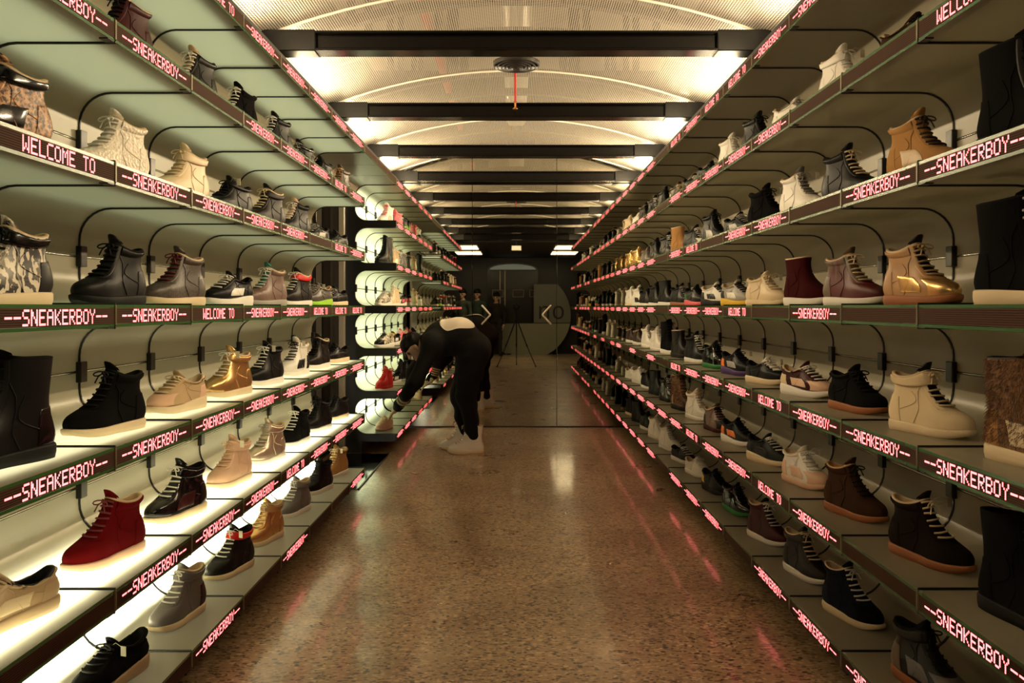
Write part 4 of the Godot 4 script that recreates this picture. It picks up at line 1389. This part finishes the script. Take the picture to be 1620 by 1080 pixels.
func build_shoes() -> void:
	var left := [
		["high|red:s|white|black|tag|dark red high-top", "high|burgundy|charcoal|black||dark red high-top with black laces", "high|charcoal|charcoal|white|tongue=beige|dark high-top with white laces", "high|black:s|black|white||black suede high-top with white laces", "high|black|black|white||black leather high-top with white laces", "mid|black|black|lightgrey|strap=black:p|black strapped mid-top", "mid|black|white|black|heel=lightgrey|black mid-top with grey heel", "high|brown|white|tan||brown high-top"],
		["high|leopard|black|black|strap=black:p,side=black:p|leopard print high-top with black buckled straps", "high|croc|white|white||white crocodile high-top", "high|cream|cream|cream|strap=cream|cream high-top with ankle strap", "mid|black|black|black|strap=black,tag|black strapped mid-top", "high|darkbrown|charcoal|cream|strap=darkbrown|dark brown high-top with wide strap", "high|charcoal|charcoal|white|tongue=blush|charcoal high-top with white laces", "low|black|black|lightgrey|side=lightgrey|black low-top with pale details", "low|black|black|black|side=charcoal|plain black low-top"],
		["high|zebra|cream|black|strap=black:p,heel=black|zebra print high-top with black straps", "high|black|black|black||black leather high-top on black sole", "high|snake|cream|red||snake print high-top on cream sole", "runner|black|white|white|side=white|black running shoe with white side panel", "high|floral|lightgrey|white|tongue=teal|multicoloured patterned high-top", "high|darkbrown|white|white|strap=scarlet|dark high-top with red strap", "runner|snake|lime|lightgrey|tag|snake print running shoe on lime sole", "low|black|cream|lightgrey|side=charcoal|black low-top on cream sole"],
		["tall|black|black|black|heel=black:p,toe=black:p|black leather tall boot", "high|black:s|cream|black||black suede high-top on cream sole", "runner|beige:s|cream|cream|toe=blush:s,heel=blush|beige suede running shoe", "high|gold|cream|white|strap=gold,tag|metallic gold high-top with strap", "high|black|white|white|tag|black high-top with white laces", "high|white|white|black|toe=white,side=black,heel=black,tag|white high-top with black side", "high|darkbrown|white|black||dark brown high-top on white sole", "low|black|cream|black|side=charcoal|black low-top on pale sole"],
		["low|beige|beige|beige|side=cream,lining=black|beige low-top with zip side", "high|red:s|blush|red||red suede high-top on pink sole", "high|black:p|cream|white|strap=black:p,side=burgundy|black patent high-top with white laces", "high|blush|cream|blush|strap=blush,tag|pale blush high-top with strap", "high|silver|white|lightgrey|strap=silver|metallic silver high-top", "high|black:s|white|white||black suede high-top with white laces", "high|black|white|black||black high-top on white sole", "mid|black|cream|black||black mid-top on cream sole"],
		["low|black|black|black||black low-top", "runner|black:s|beige|black|tag|black suede running shoe", "high|grey|cream|white|strap=grey,heel=burgundy|grey high-top with grey strap", "high|charcoal|cream|white|strap=scarlet,tag,side=darkbrown|black high-top with red and white strap", "high|gold|cream|cream|strap=tan|gold high-top on cream sole", "high|grey|white|white|strap=grey|grey high-top with white laces", "high|black|white|black||black high-top on white sole", "high|tan:s|white|cream|tag|tan suede high-top"],
	]
	var far := [
		["high|white|black|pink|side=blush,heel=black|white and pink high-top", "high|pink|white|pink||pink high-top", "high|black|white|white|heel=lime,side=lime|black and lime high-top"],
		["tall|black|charcoal|black||black tall boot", "high|beige|white|white|side=white|pale beige high-top", "high|grey|charcoal|white||grey high-top"],
		["runner|zebra|white|white|heel=white|black and white striped running shoe", "high|cream|white|white||cream high-top", "runner|black|white|white|side=pink,heel=pink,toe=white|black and pink running shoe"],
		["runner|zebra|white|black|toe=black|black and white striped running shoe", "low|black|white|yellow|side=white|black low-top with yellow laces", "runner|pink|white|white|side=lightgrey,toe=lightgrey|grey and pink running shoe"],
		["high|scarlet|scarlet|scarlet||bright red high-top", "low|black|white|white|side=white,toe=white|black and white low-top", "high|black|black|black||all black high-top"],
		["low|blush|blush|cream||pale blush low-top under the shopper's hand", "", ""],
	]
	var right := [
		["", "low|brown:s|darkbrown|black|tag|brown suede low-top", "high|white|white|white|strap=white,tag|white strapped high-top", "runner|white|white|lightgrey|side=cream|white running shoe", "high|black|black|black|tag|black high-top with price tag", "high|white|white|white||plain white high-top", "runner|black|white|black|side=lightgrey|black running shoe with pale side", "runner|charcoal|white|white|side=white|charcoal running shoe", "mid|brown|white|cream|heel=cream|brown mid-top with cream heel", "high|black|cream|black||black high-top", "high|black|white|white||black high-top with white laces", "high|darkbrown|black|black||dark brown high-top", "mid|white|white|white||white mid-top", "high|cream|cream|cream||cream high-top"],
		["tall|black:s|black|black|stay=charcoal|black suede tall boot with eyelets", "high|tan:s|cream|brown|side=beige|tan suede high-top", "high|black|black|cream||black high-top with cream laces", "high|white|white|lightgrey|tongue=grey,tag|white high-top with grey tongue", "high|black:s|black|black|tag|black suede high-top", "low|black|lightgrey|lightgrey|side=lightgrey|black low-top with grey side", "high|black|black|black|side=lightgrey|black high-top with grey flash", "mid|black|white|white|toe=white|black mid-top with white toe", "boot|tan:s|gum||tag|tan suede pull-on boot", "high|black|white|white||black high-top with white laces", "high|black|black|black||black high-top", "mid|snake|charcoal|grey||snake print mid-top", "high|gold|gold|tan||gold high-top", "high|gold|white|gold|toe=cream|gold and cream high-top"],
		["tall|black:s|cream|white||black tall boot on thick cream sole", "high|tan|gum|beige|toe=gold,side=gold,tongue=darkbrown|tan high-top with metallic gold toe", "high|drip|white|cream|tongue=taupe:s,stay=taupe,heel=taupe|taupe high-top with burgundy drips", "boot|burgundy:s|white||toe=none|dark burgundy pull-on boot", "mid|cream|cream|cream|tag|cream mid-top", "runner|lightgrey|yellow|charcoal|side=white,heel=black|grey running shoe on yellow sole", "runner|white|charcoal|black|side=black,heel=charcoal|white and black running shoe", "runner|black|pink|black|heel=green|black running shoe on pink sole", "mid|black|gum|lightgrey||black mid-top on gum sole", "boot|black|white|||black pull-on boot on white sole", "high|black|white|black||black high-top on white sole", "mid|charcoal|white|black||charcoal mid-top", "high|white|white|black|side=black|white and black high-top", "high|white|cream|white||white high-top"],
		["tall|fur|cream|cream|side=cream,heel=tan:s,lining=charcoal|brown fur tall boot", "high|cream:s|cream|cream|strap=cream:s,tongue=black|cream suede high-top with thick strap", "mid|black:s|gum|black|toe=black:s|black suede mid-top on gum sole", "runner|burgundy|white|white|side=blush,toe=blush,heel=cream|burgundy and cream running shoe", "low|black|cream|white|tongue=white,tag|black low-top with wide white laces", "runner|black|purple|black|side=lightgrey,heel=orange,tag|black and orange running shoe on purple sole", "mid|black:p|green|black|heel=black|glossy black mid-top on green sole", "high|black|white|white||black high-top with striped laces", "boot|darkbrown|darkbrown||toe=none|dark brown pull-on boot", "tall|black:s|white|black||black tall boot on white sole", "high|white|white|white||white high-top", "high|white|white|lightgrey||white high-top with grey laces", "mid|brown|white|brown||brown mid-top on white sole", "mid|brown|white|black||brown and black mid-top"],
		["tall|black:s|black|black||black suede tall boot", "high|darkbrown:s|gum|cream|tag|dark brown suede high-top with cream laces", "high|brown:s|gum|darkbrown|lining=tan|brown suede high-top on gum sole", "mid|white|blush|white|side=blush,toe=blush,heel=blush,tag|white and blush mid-top", "runner|black|cream|white|side=charcoal|black running shoe with white laces", "runner|black|white|black|side=orange,heel=orange|black and orange running shoe", "mid|floral|burgundy|black|toe=black,heel=black|black mid-top with patterned side", "high|white|white|beige|tag|white high-top with beige laces", "tall|fur|darkbrown|darkbrown|toe=brown,heel=cream|brown fur tall boot", "high|black:p|black|lightgrey||glossy black high-top", "boot|black|black||toe=none|black pull-on boot", "mid|charcoal|white|black||charcoal mid-top on white sole", "mid|white|white|white||white mid-top", "low|white|white|lightgrey||white low-top"],
		["low|brown|gum|brown||brown low-top", "high|charcoal|gum|black|strap=darkbrown,side=grey,toe=grey,heel=taupe,tag|charcoal high-top with crossing straps", "high|navy:s|cream|white|toe=black:s|navy suede high-top with white laces", "high|darkbrown|white|cream|strap=darkbrown|dark brown high-top with thick white sole", "high|burgundy|white|white|tongue=black|burgundy high-top with white laces", "mid|black:p|green|black||glossy black mid-top on green sole", "runner|black|charcoal|black|heel=yellow|black running shoe with yellow heel", "low|white|white|white||white low-top", "low|black|white|white||black low-top with white sole", "high|white|white|lightgrey||white high-top with grey laces", "high|white|white|white||plain white high-top", "mid|black|white|black||black mid-top on white sole", "boot|black|black||toe=none|black pull-on boot", "high|black|cream|black||black high-top"],
	]
	var shelves := ["top shelf", "second shelf", "third shelf", "fourth shelf", "fifth shelf", "bottom shelf"]
	rng.seed = 31
	for set_ in [[left, -1.0, 0, "near left unit"], [far, -1.0, 11, "far left unit"], [right, 1.0, 0, "right wall"]]:
		for r in 6:
			for k in set_[0][r].size():
				var spec: String = set_[0][r][k]
				if spec == "":
					continue
				var s: float = set_[1]
				var dz := rng.randf_range(-0.03, 0.03) + (0.09 if r == 0 else 0.0)
				var z: float = -(U0 + set_[2] + k + 0.5) * P - dz
				var yaw := deg_to_rad(20.0 + rng.randf_range(-5, 5)) * s
				shoe(spec, Vector3(s * (XF + 0.145), shelf_top(r), z), yaw, "%s, %s, %s from front" % [set_[3], shelves[r], ordinal(k)], "shoes on the " + set_[3])

# ------------------------------------------------------------------ people
class Field:
	# distance field of tapered capsules, meshed as surface nets
	var lo: Vector3
	var cell: float
	var nx: int
	var ny: int
	var nz: int
	var d := PackedFloat32Array()
	var own := PackedInt32Array()
	var bones := []
	var blend := 0.03
	func cone(p: Vector3, q: Array) -> float:
		var a: Vector3 = q[0]
		var b: Vector3 = q[1]
		var ab := b - a
		var t := clampf((p - a).dot(ab) / maxf(ab.length_squared(), 1e-9), 0.0, 1.0)
		var w: Vector3 = p - (a + ab * t)
		if q.size() > 5:
			w = w * q[5]
		return w.length() - lerpf(q[2], q[3], t)
	func at(p: Vector3) -> float:
		var r := 1e3
		for q in bones:
			r = smin(r, cone(p, q))
		return r
	func smin(a: float, b: float) -> float:
		var h := maxf(blend - absf(a - b), 0.0) / blend
		return minf(a, b) - h * h * blend * 0.25
	func build(c: float, into: MB, colors: Array) -> void:
		cell = c
		lo = Vector3(1e9, 1e9, 1e9)
		var hi := -lo
		for q in bones:
			for k in 2:
				var r: float = q[2 + k] * 1.5 + 0.03
				lo = lo.min(q[k] - Vector3(r, r, r))
				hi = hi.max(q[k] + Vector3(r, r, r))
		nx = int((hi.x - lo.x) / cell) + 3
		ny = int((hi.y - lo.y) / cell) + 3
		nz = int((hi.z - lo.z) / cell) + 3
		d.resize(nx * ny * nz)
		d.fill(1.0)
		own.resize(nx * ny * nz)
		var best := PackedFloat32Array()
		best.resize(nx * ny * nz)
		best.fill(1.0)
		for bi in bones.size():
			var q: Array = bones[bi]
			var m: float = maxf(q[2], q[3]) * 1.4 + blend + cell * 2.0
			var mv := Vector3(m, m, m)
			var a0: Vector3 = ((q[0].min(q[1]) - mv) - lo) / cell
			var a1: Vector3 = ((q[0].max(q[1]) + mv) - lo) / cell
			for i in range(maxi(0, int(a0.x)), mini(nx, int(a1.x) + 2)):
				for j in range(maxi(0, int(a0.y)), mini(ny, int(a1.y) + 2)):
					for k in range(maxi(0, int(a0.z)), mini(nz, int(a1.z) + 2)):
						var id := (i * ny + j) * nz + k
						var e := cone(lo + Vector3(i, j, k) * cell, q)
						d[id] = smin(d[id], e)
						if e < best[id]:
							best[id] = e
							own[id] = bi
		var vid := {}
		var first := into.v.size()
		var offs := [0, 1, nz, nz + 1, ny * nz, ny * nz + 1, ny * nz + nz, ny * nz + nz + 1]
		for i in nx - 1:
			for j in ny - 1:
				for k in nz - 1:
					var id := (i * ny + j) * nz + k
					var neg := 0
					for o in offs:
						if d[id + o] < 0.0:
							neg += 1
					if neg == 0 or neg == 8:
						continue
					var sum := Vector3.ZERO
					var cnt := 0
					for e in [[0, 1], [2, 3], [4, 5], [6, 7], [0, 2], [1, 3], [4, 6], [5, 7], [0, 4], [1, 5], [2, 6], [3, 7]]:
						var da := d[id + offs[e[0]]]
						var db := d[id + offs[e[1]]]
						if (da < 0.0) != (db < 0.0):
							var pa := Vector3((e[0] >> 2) & 1, (e[0] >> 1) & 1, e[0] & 1)
							var pb := Vector3((e[1] >> 2) & 1, (e[1] >> 1) & 1, e[1] & 1)
							sum += pa.lerp(pb, da / (da - db))
							cnt += 1
					vid[id] = into.vert(lo + (Vector3(i, j, k) + sum / cnt) * cell, Vector3.ZERO)
					into.c.append(colors[bones[own[id]][4]])
		for i in range(1, nx - 1):
			for j in range(1, ny - 1):
				for k in range(1, nz - 1):
					var id := (i * ny + j) * nz + k
					for ax in 3:
						var st: int = [ny * nz, nz, 1][ax]
						var s1: int = [nz, 1, ny * nz][ax]
						var s2: int = [1, ny * nz, nz][ax]
						var a := d[id] < 0.0
						if a == (d[id + st] < 0.0):
							continue
						if not (vid.has(id) and vid.has(id - s1) and vid.has(id - s2) and vid.has(id - s1 - s2)):
							continue
						var q := [vid[id], vid[id - s1], vid[id - s1 - s2], vid[id - s2]]
						if a:
							into.idx.append_array([q[0], q[1], q[2], q[0], q[2], q[3]])
						else:
							into.idx.append_array([q[0], q[2], q[1], q[0], q[3], q[2]])

func finish_body(b: MB) -> ArrayMesh:
	var cen := Vector3.ZERO
	for p in b.v:
		cen += p / b.v.size()
	b.smooth(cen)
	return b.mesh()

func body_mat() -> StandardMaterial3D:
	var m := mat("body", Color(1, 1, 1), 0.85, 0.0, 0.22)
	m.vertex_color_use_as_albedo = true
	return m

func hand_bones(w: Vector3, dir: Vector3, side: Vector3, palm: Vector3, curl: float, c: int) -> Array:
	# wrist, direction of the fingers, thumb side, palm normal
	var out := []
	var k := w + dir * 0.085
	out.append([w, w + dir * 0.05, 0.024, 0.026, c])
	for f in 4:
		var o := side * (0.03 - 0.02 * f)
		var root := k + o
		out.append([w + dir * 0.03 + o * 0.7, root, 0.014, 0.0115, c])
		var len: float = [0.072, 0.08, 0.075, 0.058][f]
		var d1 := (dir + palm * curl).normalized()
		var d2 := (dir + palm * curl * 2.6).normalized()
		var p1 := root + d1 * len * 0.5
		out.append([root, p1, 0.0098, 0.009, c])
		out.append([p1, p1 + d2 * len * 0.5, 0.009, 0.0075, c])
	var tr := w + dir * 0.028 + side * 0.026
	var t1 := tr + (dir * 0.6 + side * 0.7 + palm * 0.4).normalized() * 0.042
	out.append([w + dir * 0.02, tr, 0.018, 0.014, c])
	out.append([tr, t1, 0.013, 0.0105, c])
	out.append([t1, t1 + (dir * 0.9 + side * 0.2 + palm * 0.5).normalized() * 0.032, 0.0105, 0.0085, c])
	return out

func head_bones(c: Vector3, fwd: Vector3, up: Vector3, sk: int) -> Array:
	var rt := fwd.cross(up).normalized()
	return [
		[c + up * 0.025 - fwd * 0.02, c + up * 0.03 + fwd * 0.012, 0.078, 0.074, sk],
		[c - up * 0.03 + fwd * 0.02, c - up * 0.075 + fwd * 0.052, 0.058, 0.03, sk],
		[c + up * 0.008 + fwd * 0.085, c - up * 0.018 + fwd * 0.1, 0.009, 0.013, sk],
		[c - up * 0.05 + fwd * 0.072 - rt * 0.014, c - up * 0.05 + fwd * 0.072 + rt * 0.014, 0.011, 0.011, sk + 1],
		[c + up * 0.005 + rt * 0.078, c - up * 0.025 + rt * 0.077, 0.013, 0.009, sk],
		[c + up * 0.005 - rt * 0.078, c - up * 0.025 - rt * 0.077, 0.013, 0.009, sk],
		[c + up * 0.012 + fwd * 0.073 + rt * 0.03, c + up * 0.012 + fwd * 0.075 + rt * 0.034, 0.013, 0.013, sk + 2],
		[c + up * 0.012 + fwd * 0.073 - rt * 0.03, c + up * 0.012 + fwd * 0.075 - rt * 0.034, 0.013, 0.013, sk + 2],
	]

func hair_mesh(c: Vector3, fwd: Vector3, up: Vector3, length: float) -> ArrayMesh:
	var f := Field.new()
	f.blend = 0.025
	var rt := fwd.cross(up).normalized()
	f.bones = [[c + up * 0.05 - fwd * 0.035, c + up * 0.064 + fwd * 0.014, 0.087, 0.078, 0], [c - fwd * 0.05, c - fwd * 0.055 - up * length, 0.078, 0.05, 0]]
	rng.seed = 12
	for k in 26:
		var a := rng.randf_range(0, TAU)
		var e := rng.randf_range(0.2, 1.25)
		var d := (up * cos(e) + (rt * cos(a) - fwd * absf(sin(a)) * 0.8 + fwd * 0.1) * sin(e)).normalized()
		var rootp := c + up * 0.045 - fwd * 0.01 + d * 0.07
		f.bones.append([rootp, rootp + d * 0.03 + Vector3(rng.randf_range(-1, 1), rng.randf_range(-1, 1), rng.randf_range(-1, 1)) * 0.02, 0.02, 0.006, 0])
	for k in 7:
		var a := -1.2 + 2.4 * k / 6.0
		f.bones.append([c + up * 0.1 + fwd * 0.02 + rt * sin(a) * 0.05, c + up * 0.07 + fwd * (0.082 - absf(a) * 0.02) + rt * sin(a) * 0.075, 0.022, 0.01, 0])
	var b := MB.new()
	f.build(0.009, b, [Color(0.012, 0.01, 0.009)])
	return finish_body(b)

func build_people() -> void:
	bending_person()
	standing_person(Vector3(-0.52, 0, 4.1), 0.15, 0.95, "person in black clothes standing near the entrance door, seen in the mirror", Color(0.02, 0.018, 0.017), Color(0.03, 0.027, 0.025), 0.02)
	standing_person(Vector3(-1.35, 0, 3.6), 0.5, 1.0, "person in dark patterned top at left foyer wall, seen in mirror behind the shopper", Color(0.05, 0.06, 0.045), Color(0.02, 0.02, 0.018), 0.03)
	standing_person(Vector3(-1.0, 0, 3.9), 0.35, 1.0, "person in dark green top between two others in the foyer, seen in mirror", Color(0.03, 0.045, 0.035), Color(0.02, 0.02, 0.018), 0.05)

func bending_person() -> void:
	var base := Vector3(-0.4, 0, -7.3)
	var o := thing("person", "person in black clothes and white high-top boots bending over to the bottom left shelf", "person", base)
	var f := Field.new()
	f.blend = 0.05
	var B := func(p: Array) -> Vector3: return Vector3(p[0], p[1], -p[2]) - base
	var hipc: Vector3 = B.call([-0.36, 0.90, 7.30])
	var hl: Vector3 = B.call([-0.36, 0.86, 7.20])
	var hr: Vector3 = B.call([-0.40, 0.86, 7.40])
	var waist: Vector3 = B.call([-0.50, 1.0, 7.32])
	var chest: Vector3 = B.call([-0.66, 0.985, 7.35])
	var sl: Vector3 = B.call([-0.72, 0.95, 7.20])
	var sr: Vector3 = B.call([-0.74, 0.94, 7.50])
	var neck: Vector3 = B.call([-0.80, 0.95, 7.36])
	var head: Vector3 = B.call([-0.89, 0.90, 7.37])
	var kl: Vector3 = B.call([-0.44, 0.50, 7.22])
	var kr: Vector3 = B.call([-0.50, 0.50, 7.44])
	var al: Vector3 = B.call([-0.37, 0.16, 7.22])
	var ar: Vector3 = B.call([-0.47, 0.16, 7.48])
	var el: Vector3 = B.call([-0.86, 0.63, 7.18])
	var er: Vector3 = B.call([-0.92, 0.68, 7.52])
	var wl: Vector3 = B.call([-1.06, 0.37, 7.46])
	var wr: Vector3 = B.call([-0.99, 0.43, 7.52])
	# colour numbers: 0 skin, 1 lips, 2 eyes, 3 jacket, 4 trousers, 5 cuff
	var cols := [Color(0.5, 0.33, 0.23), Color(0.4, 0.18, 0.15), Color(0.06, 0.045, 0.04), Color(0.014, 0.012, 0.012), Color(0.011, 0.01, 0.01), Color(0.75, 0.66, 0.55)]
	f.bones = [
		[hipc, waist, 0.145, 0.15, 3], [waist, chest, 0.152, 0.155, 3], [chest, neck, 0.12, 0.062, 3], [sl, sr, 0.09, 0.09, 3], [chest, sl, 0.12, 0.085, 3], [chest, sr, 0.12, 0.085, 3],
		[hl, hr, 0.12, 0.12, 4], [hl, kl, 0.112, 0.082, 4], [hr, kr, 0.112, 0.082, 4], [kl, al, 0.078, 0.055, 4], [kr, ar, 0.078, 0.055, 4],
		[sl, el, 0.077, 0.062, 3], [el, wl, 0.06, 0.042, 3], [sr, er, 0.077, 0.062, 3], [er, wr, 0.06, 0.042, 3], [neck, head, 0.055, 0.05, 0],
	]
	# folds in sleeves and trouser legs
	rng.seed = 5
	for q in [[kl, al], [kr, ar], [el, wl], [hl, kl], [hr, kr]]:
		for k in 5:
			var t := 0.15 + 0.17 * k
			var c: Vector3 = q[0].lerp(q[1], t)
			var dv := Vector3(rng.randf_range(-1, 1), rng.randf_range(-0.3, 0.3), rng.randf_range(-1, 1)).normalized()
			var rr := lerpf(0.066, 0.046, t) if q[0] != hl and q[0] != hr else lerpf(0.1, 0.074, t)
			if q[0] == el:
				rr = 0.046
			f.bones.append([c + dv * rr * 0.55 - Vector3(dv.z, 0.3, -dv.x) * rr * 0.5, c + dv * rr * 0.6 + Vector3(dv.z, 0.3, -dv.x) * rr * 0.5, rr * 0.55, rr * 0.5, 3 if q[0] == el else 4])
	var b := MB.new()
	f.build(0.0145, b, cols)
	# head with a face, turned down towards the shelf
	var fwd := Vector3(-0.62, -0.75, 0.22).normalized()
	var up := (Vector3(-0.78, 0.62, 0.0) - fwd * Vector3(-0.78, 0.62, 0.0).dot(fwd)).normalized()
	var hf := Field.new()
	hf.blend = 0.016
	hf.bones = head_bones(head, fwd, up, 0)
	hf.build(0.0065, b, cols)
	# hands: one on the shoe, the other at the shelf's edge
	var lf := Field.new()
	lf.blend = 0.007
	lf.bones = hand_bones(wl, Vector3(-0.6, -0.66, -0.42).normalized(), Vector3(0.2, 0.3, -0.8).normalized(), Vector3(-0.2, -0.9, 0.1).normalized(), 0.5, 0)
	lf.build(0.0048, b, cols)
	var rf := Field.new()
	rf.blend = 0.007
	rf.bones = hand_bones(wr, Vector3(-0.55, -0.8, 0.1).normalized(), Vector3(0.1, 0.1, 0.9).normalized(), Vector3(-0.7, 0.3, 0).normalized(), 0.4, 0)
	rf.build(0.0048, b, cols)
	part("body", finish_body(b), body_mat(), o)
	part("hair", hair_mesh(head, fwd, up, 0.05), mat("hair_black", Color(0.055, 0.045, 0.04), 0.6, 0.0, 0.25), o, Vector3.ZERO, "short black hair")
	# ribbed pale panel across the upper back, following the jacket
	var pn := MB.new()
	var rows := []
	for i in 15:
		var r := PackedVector3Array()
		var u := -1.0 + 2.0 * i / 14.0
		for j in 25:
			var w := -1.0 + 2.0 * j / 24.0
			var half := sqrt(maxf(0.0, 1.0 - w * w))
			var p: Vector3 = B.call([-0.515 + 0.155 * w, 1.3, 7.27 + 0.1 * half * u])
			for k in 40:
				var e := f.at(p)
				if e < 0.001:
					break
				p.y -= e
			p.y += 0.005 + (0.008 if i % 2 == 0 else 0.0)
			r.append(p)
		rows.append(r)
	pn.grid(rows, false)
	pn.smooth(B.call([-0.5, 0.7, 7.3]))
	part("back_panel", pn.mesh(), mat("ribbed_cream", Color(0.86, 0.82, 0.74), 0.8), o, Vector3.ZERO, "pale ribbed panel on the back")
	# striped cuffs
	for cfg in [[el, wl, 0.045], [er, wr, 0.045]]:
		for k in 4:
			var cu := MB.new()
			var a: Vector3 = cfg[0].lerp(cfg[1], 0.62 + 0.1 * k)
			var d: Vector3 = cfg[0].lerp(cfg[1], 0.665 + 0.1 * k)
			cu.tube(PackedVector3Array([a, d]), 0.0555 - 0.004 * k, 14)
			part("cuff_stripe", cu.mesh(), mat("stripe_white", Color(0.72, 0.66, 0.55), 0.8), o)
	# white high-top boots worn by the person
	for cfg in [[al, Vector3(-0.95, 0, -0.05), 0.0], [ar, Vector3(-0.92, 0, 0.25), 0.0]]:
		var sh := shoe_shape("tall")
		var T: Dictionary = shoe_types()["tall"]
		var ang := atan2(cfg[1].x, cfg[1].z)
		var at: Vector3 = cfg[0]
		var bt := Node3D.new()
		bt.name = "boot"
		o.add_child(bt, true)
		bt.set_meta("label", "white high-top boot")
		bt.transform = Transform3D(Basis(Vector3.UP, ang) * Basis.from_scale(Vector3(1.2, 1.0, 1.12)), Vector3(at.x, -base.y, at.z) - Basis(Vector3.UP, ang) * Vector3(0, 0, 0.088))
		part("upper", sh["upper"], shoe_mat("white"), bt)
		part("sole", sh["sole"], shoe_mat("cream:r"), bt)
		part("lining", sh["lining"], shoe_mat("beige"), bt)
		part("laces", sh["laces"], shoe_mat("gold"), bt)
		part("tongue", sh["tongue"], shoe_mat("white"), bt)

func standing_person(at: Vector3, turn: float, scale_: float, label: String, top: Color, legs: Color, arm: float) -> void:
	var o := thing("person", label, "person", at, turn + PI)
	var cols := [Color(0.42, 0.27, 0.19), Color(0.34, 0.15, 0.13), Color(0.05, 0.04, 0.035), top, legs, Color(0.02, 0.02, 0.02)]
	var s := scale_
	var f := Field.new()
	f.blend = 0.05
	f.bones = [
		[Vector3(0, 0.95, 0) * s, Vector3(0, 1.15, 0.0) * s, 0.12, 0.12, 3], [Vector3(0, 1.15, 0) * s, Vector3(0, 1.32, 0) * s, 0.125, 0.11, 3], [Vector3(0, 1.34, 0) * s, Vector3(0, 1.47, 0.01) * s, 0.07, 0.045, 0],
		[Vector3(-0.15, 1.34, 0) * s, Vector3(0.15, 1.34, 0) * s, 0.07, 0.07, 3],
	]
	for q in [-1.0, 1.0]:
		f.bones.append_array([
			[Vector3(q * 0.08, 0.92, 0) * s, Vector3(q * 0.1, 0.5, 0.02) * s, 0.088, 0.062, 4], [Vector3(q * 0.1, 0.5, 0.02) * s, Vector3(q * 0.11, 0.09, 0) * s, 0.06, 0.043, 4],
			[Vector3(q * 0.11, 0.045, -0.03) * s, Vector3(q * 0.13, 0.035, 0.15) * s, 0.042, 0.032, 5],
			[Vector3(q * 0.18, 1.34, 0) * s, Vector3(q * 0.235, 1.08, 0.0) * s, 0.056, 0.045, 3], [Vector3(q * 0.235, 1.08, 0) * s, Vector3(q * 0.22, 0.86, 0.08 + arm) * s, 0.043, 0.032, 3],
		])
	var b := MB.new()
	f.build(0.018, b, cols)
	var hc := Vector3(0, 1.575, 0.02) * s
	var hf := Field.new()
	hf.blend = 0.016
	hf.bones = head_bones(hc, Vector3(0, -0.05, 1).normalized(), Vector3(0, 1, 0.05).normalized(), 0)
	hf.build(0.009, b, cols)
	for q in [-1.0, 1.0]:
		var lf := Field.new()
		lf.blend = 0.007
		lf.bones = hand_bones(Vector3(q * 0.22, 0.85, 0.085 + arm) * s, Vector3(0, -0.95, 0.2).normalized(), Vector3(-q * 0.1, 0, 1).normalized(), Vector3(-q, 0, 0), 0.35, 0)
		lf.build(0.0065, b, cols)
	part("body", finish_body(b), body_mat(), o)
	part("hair", hair_mesh(hc, Vector3(0, -0.05, 1).normalized(), Vector3(0, 1, 0.05).normalized(), 0.06), mat("hair_black", Color(0.055, 0.045, 0.04), 0.6, 0.0, 0.25), o)
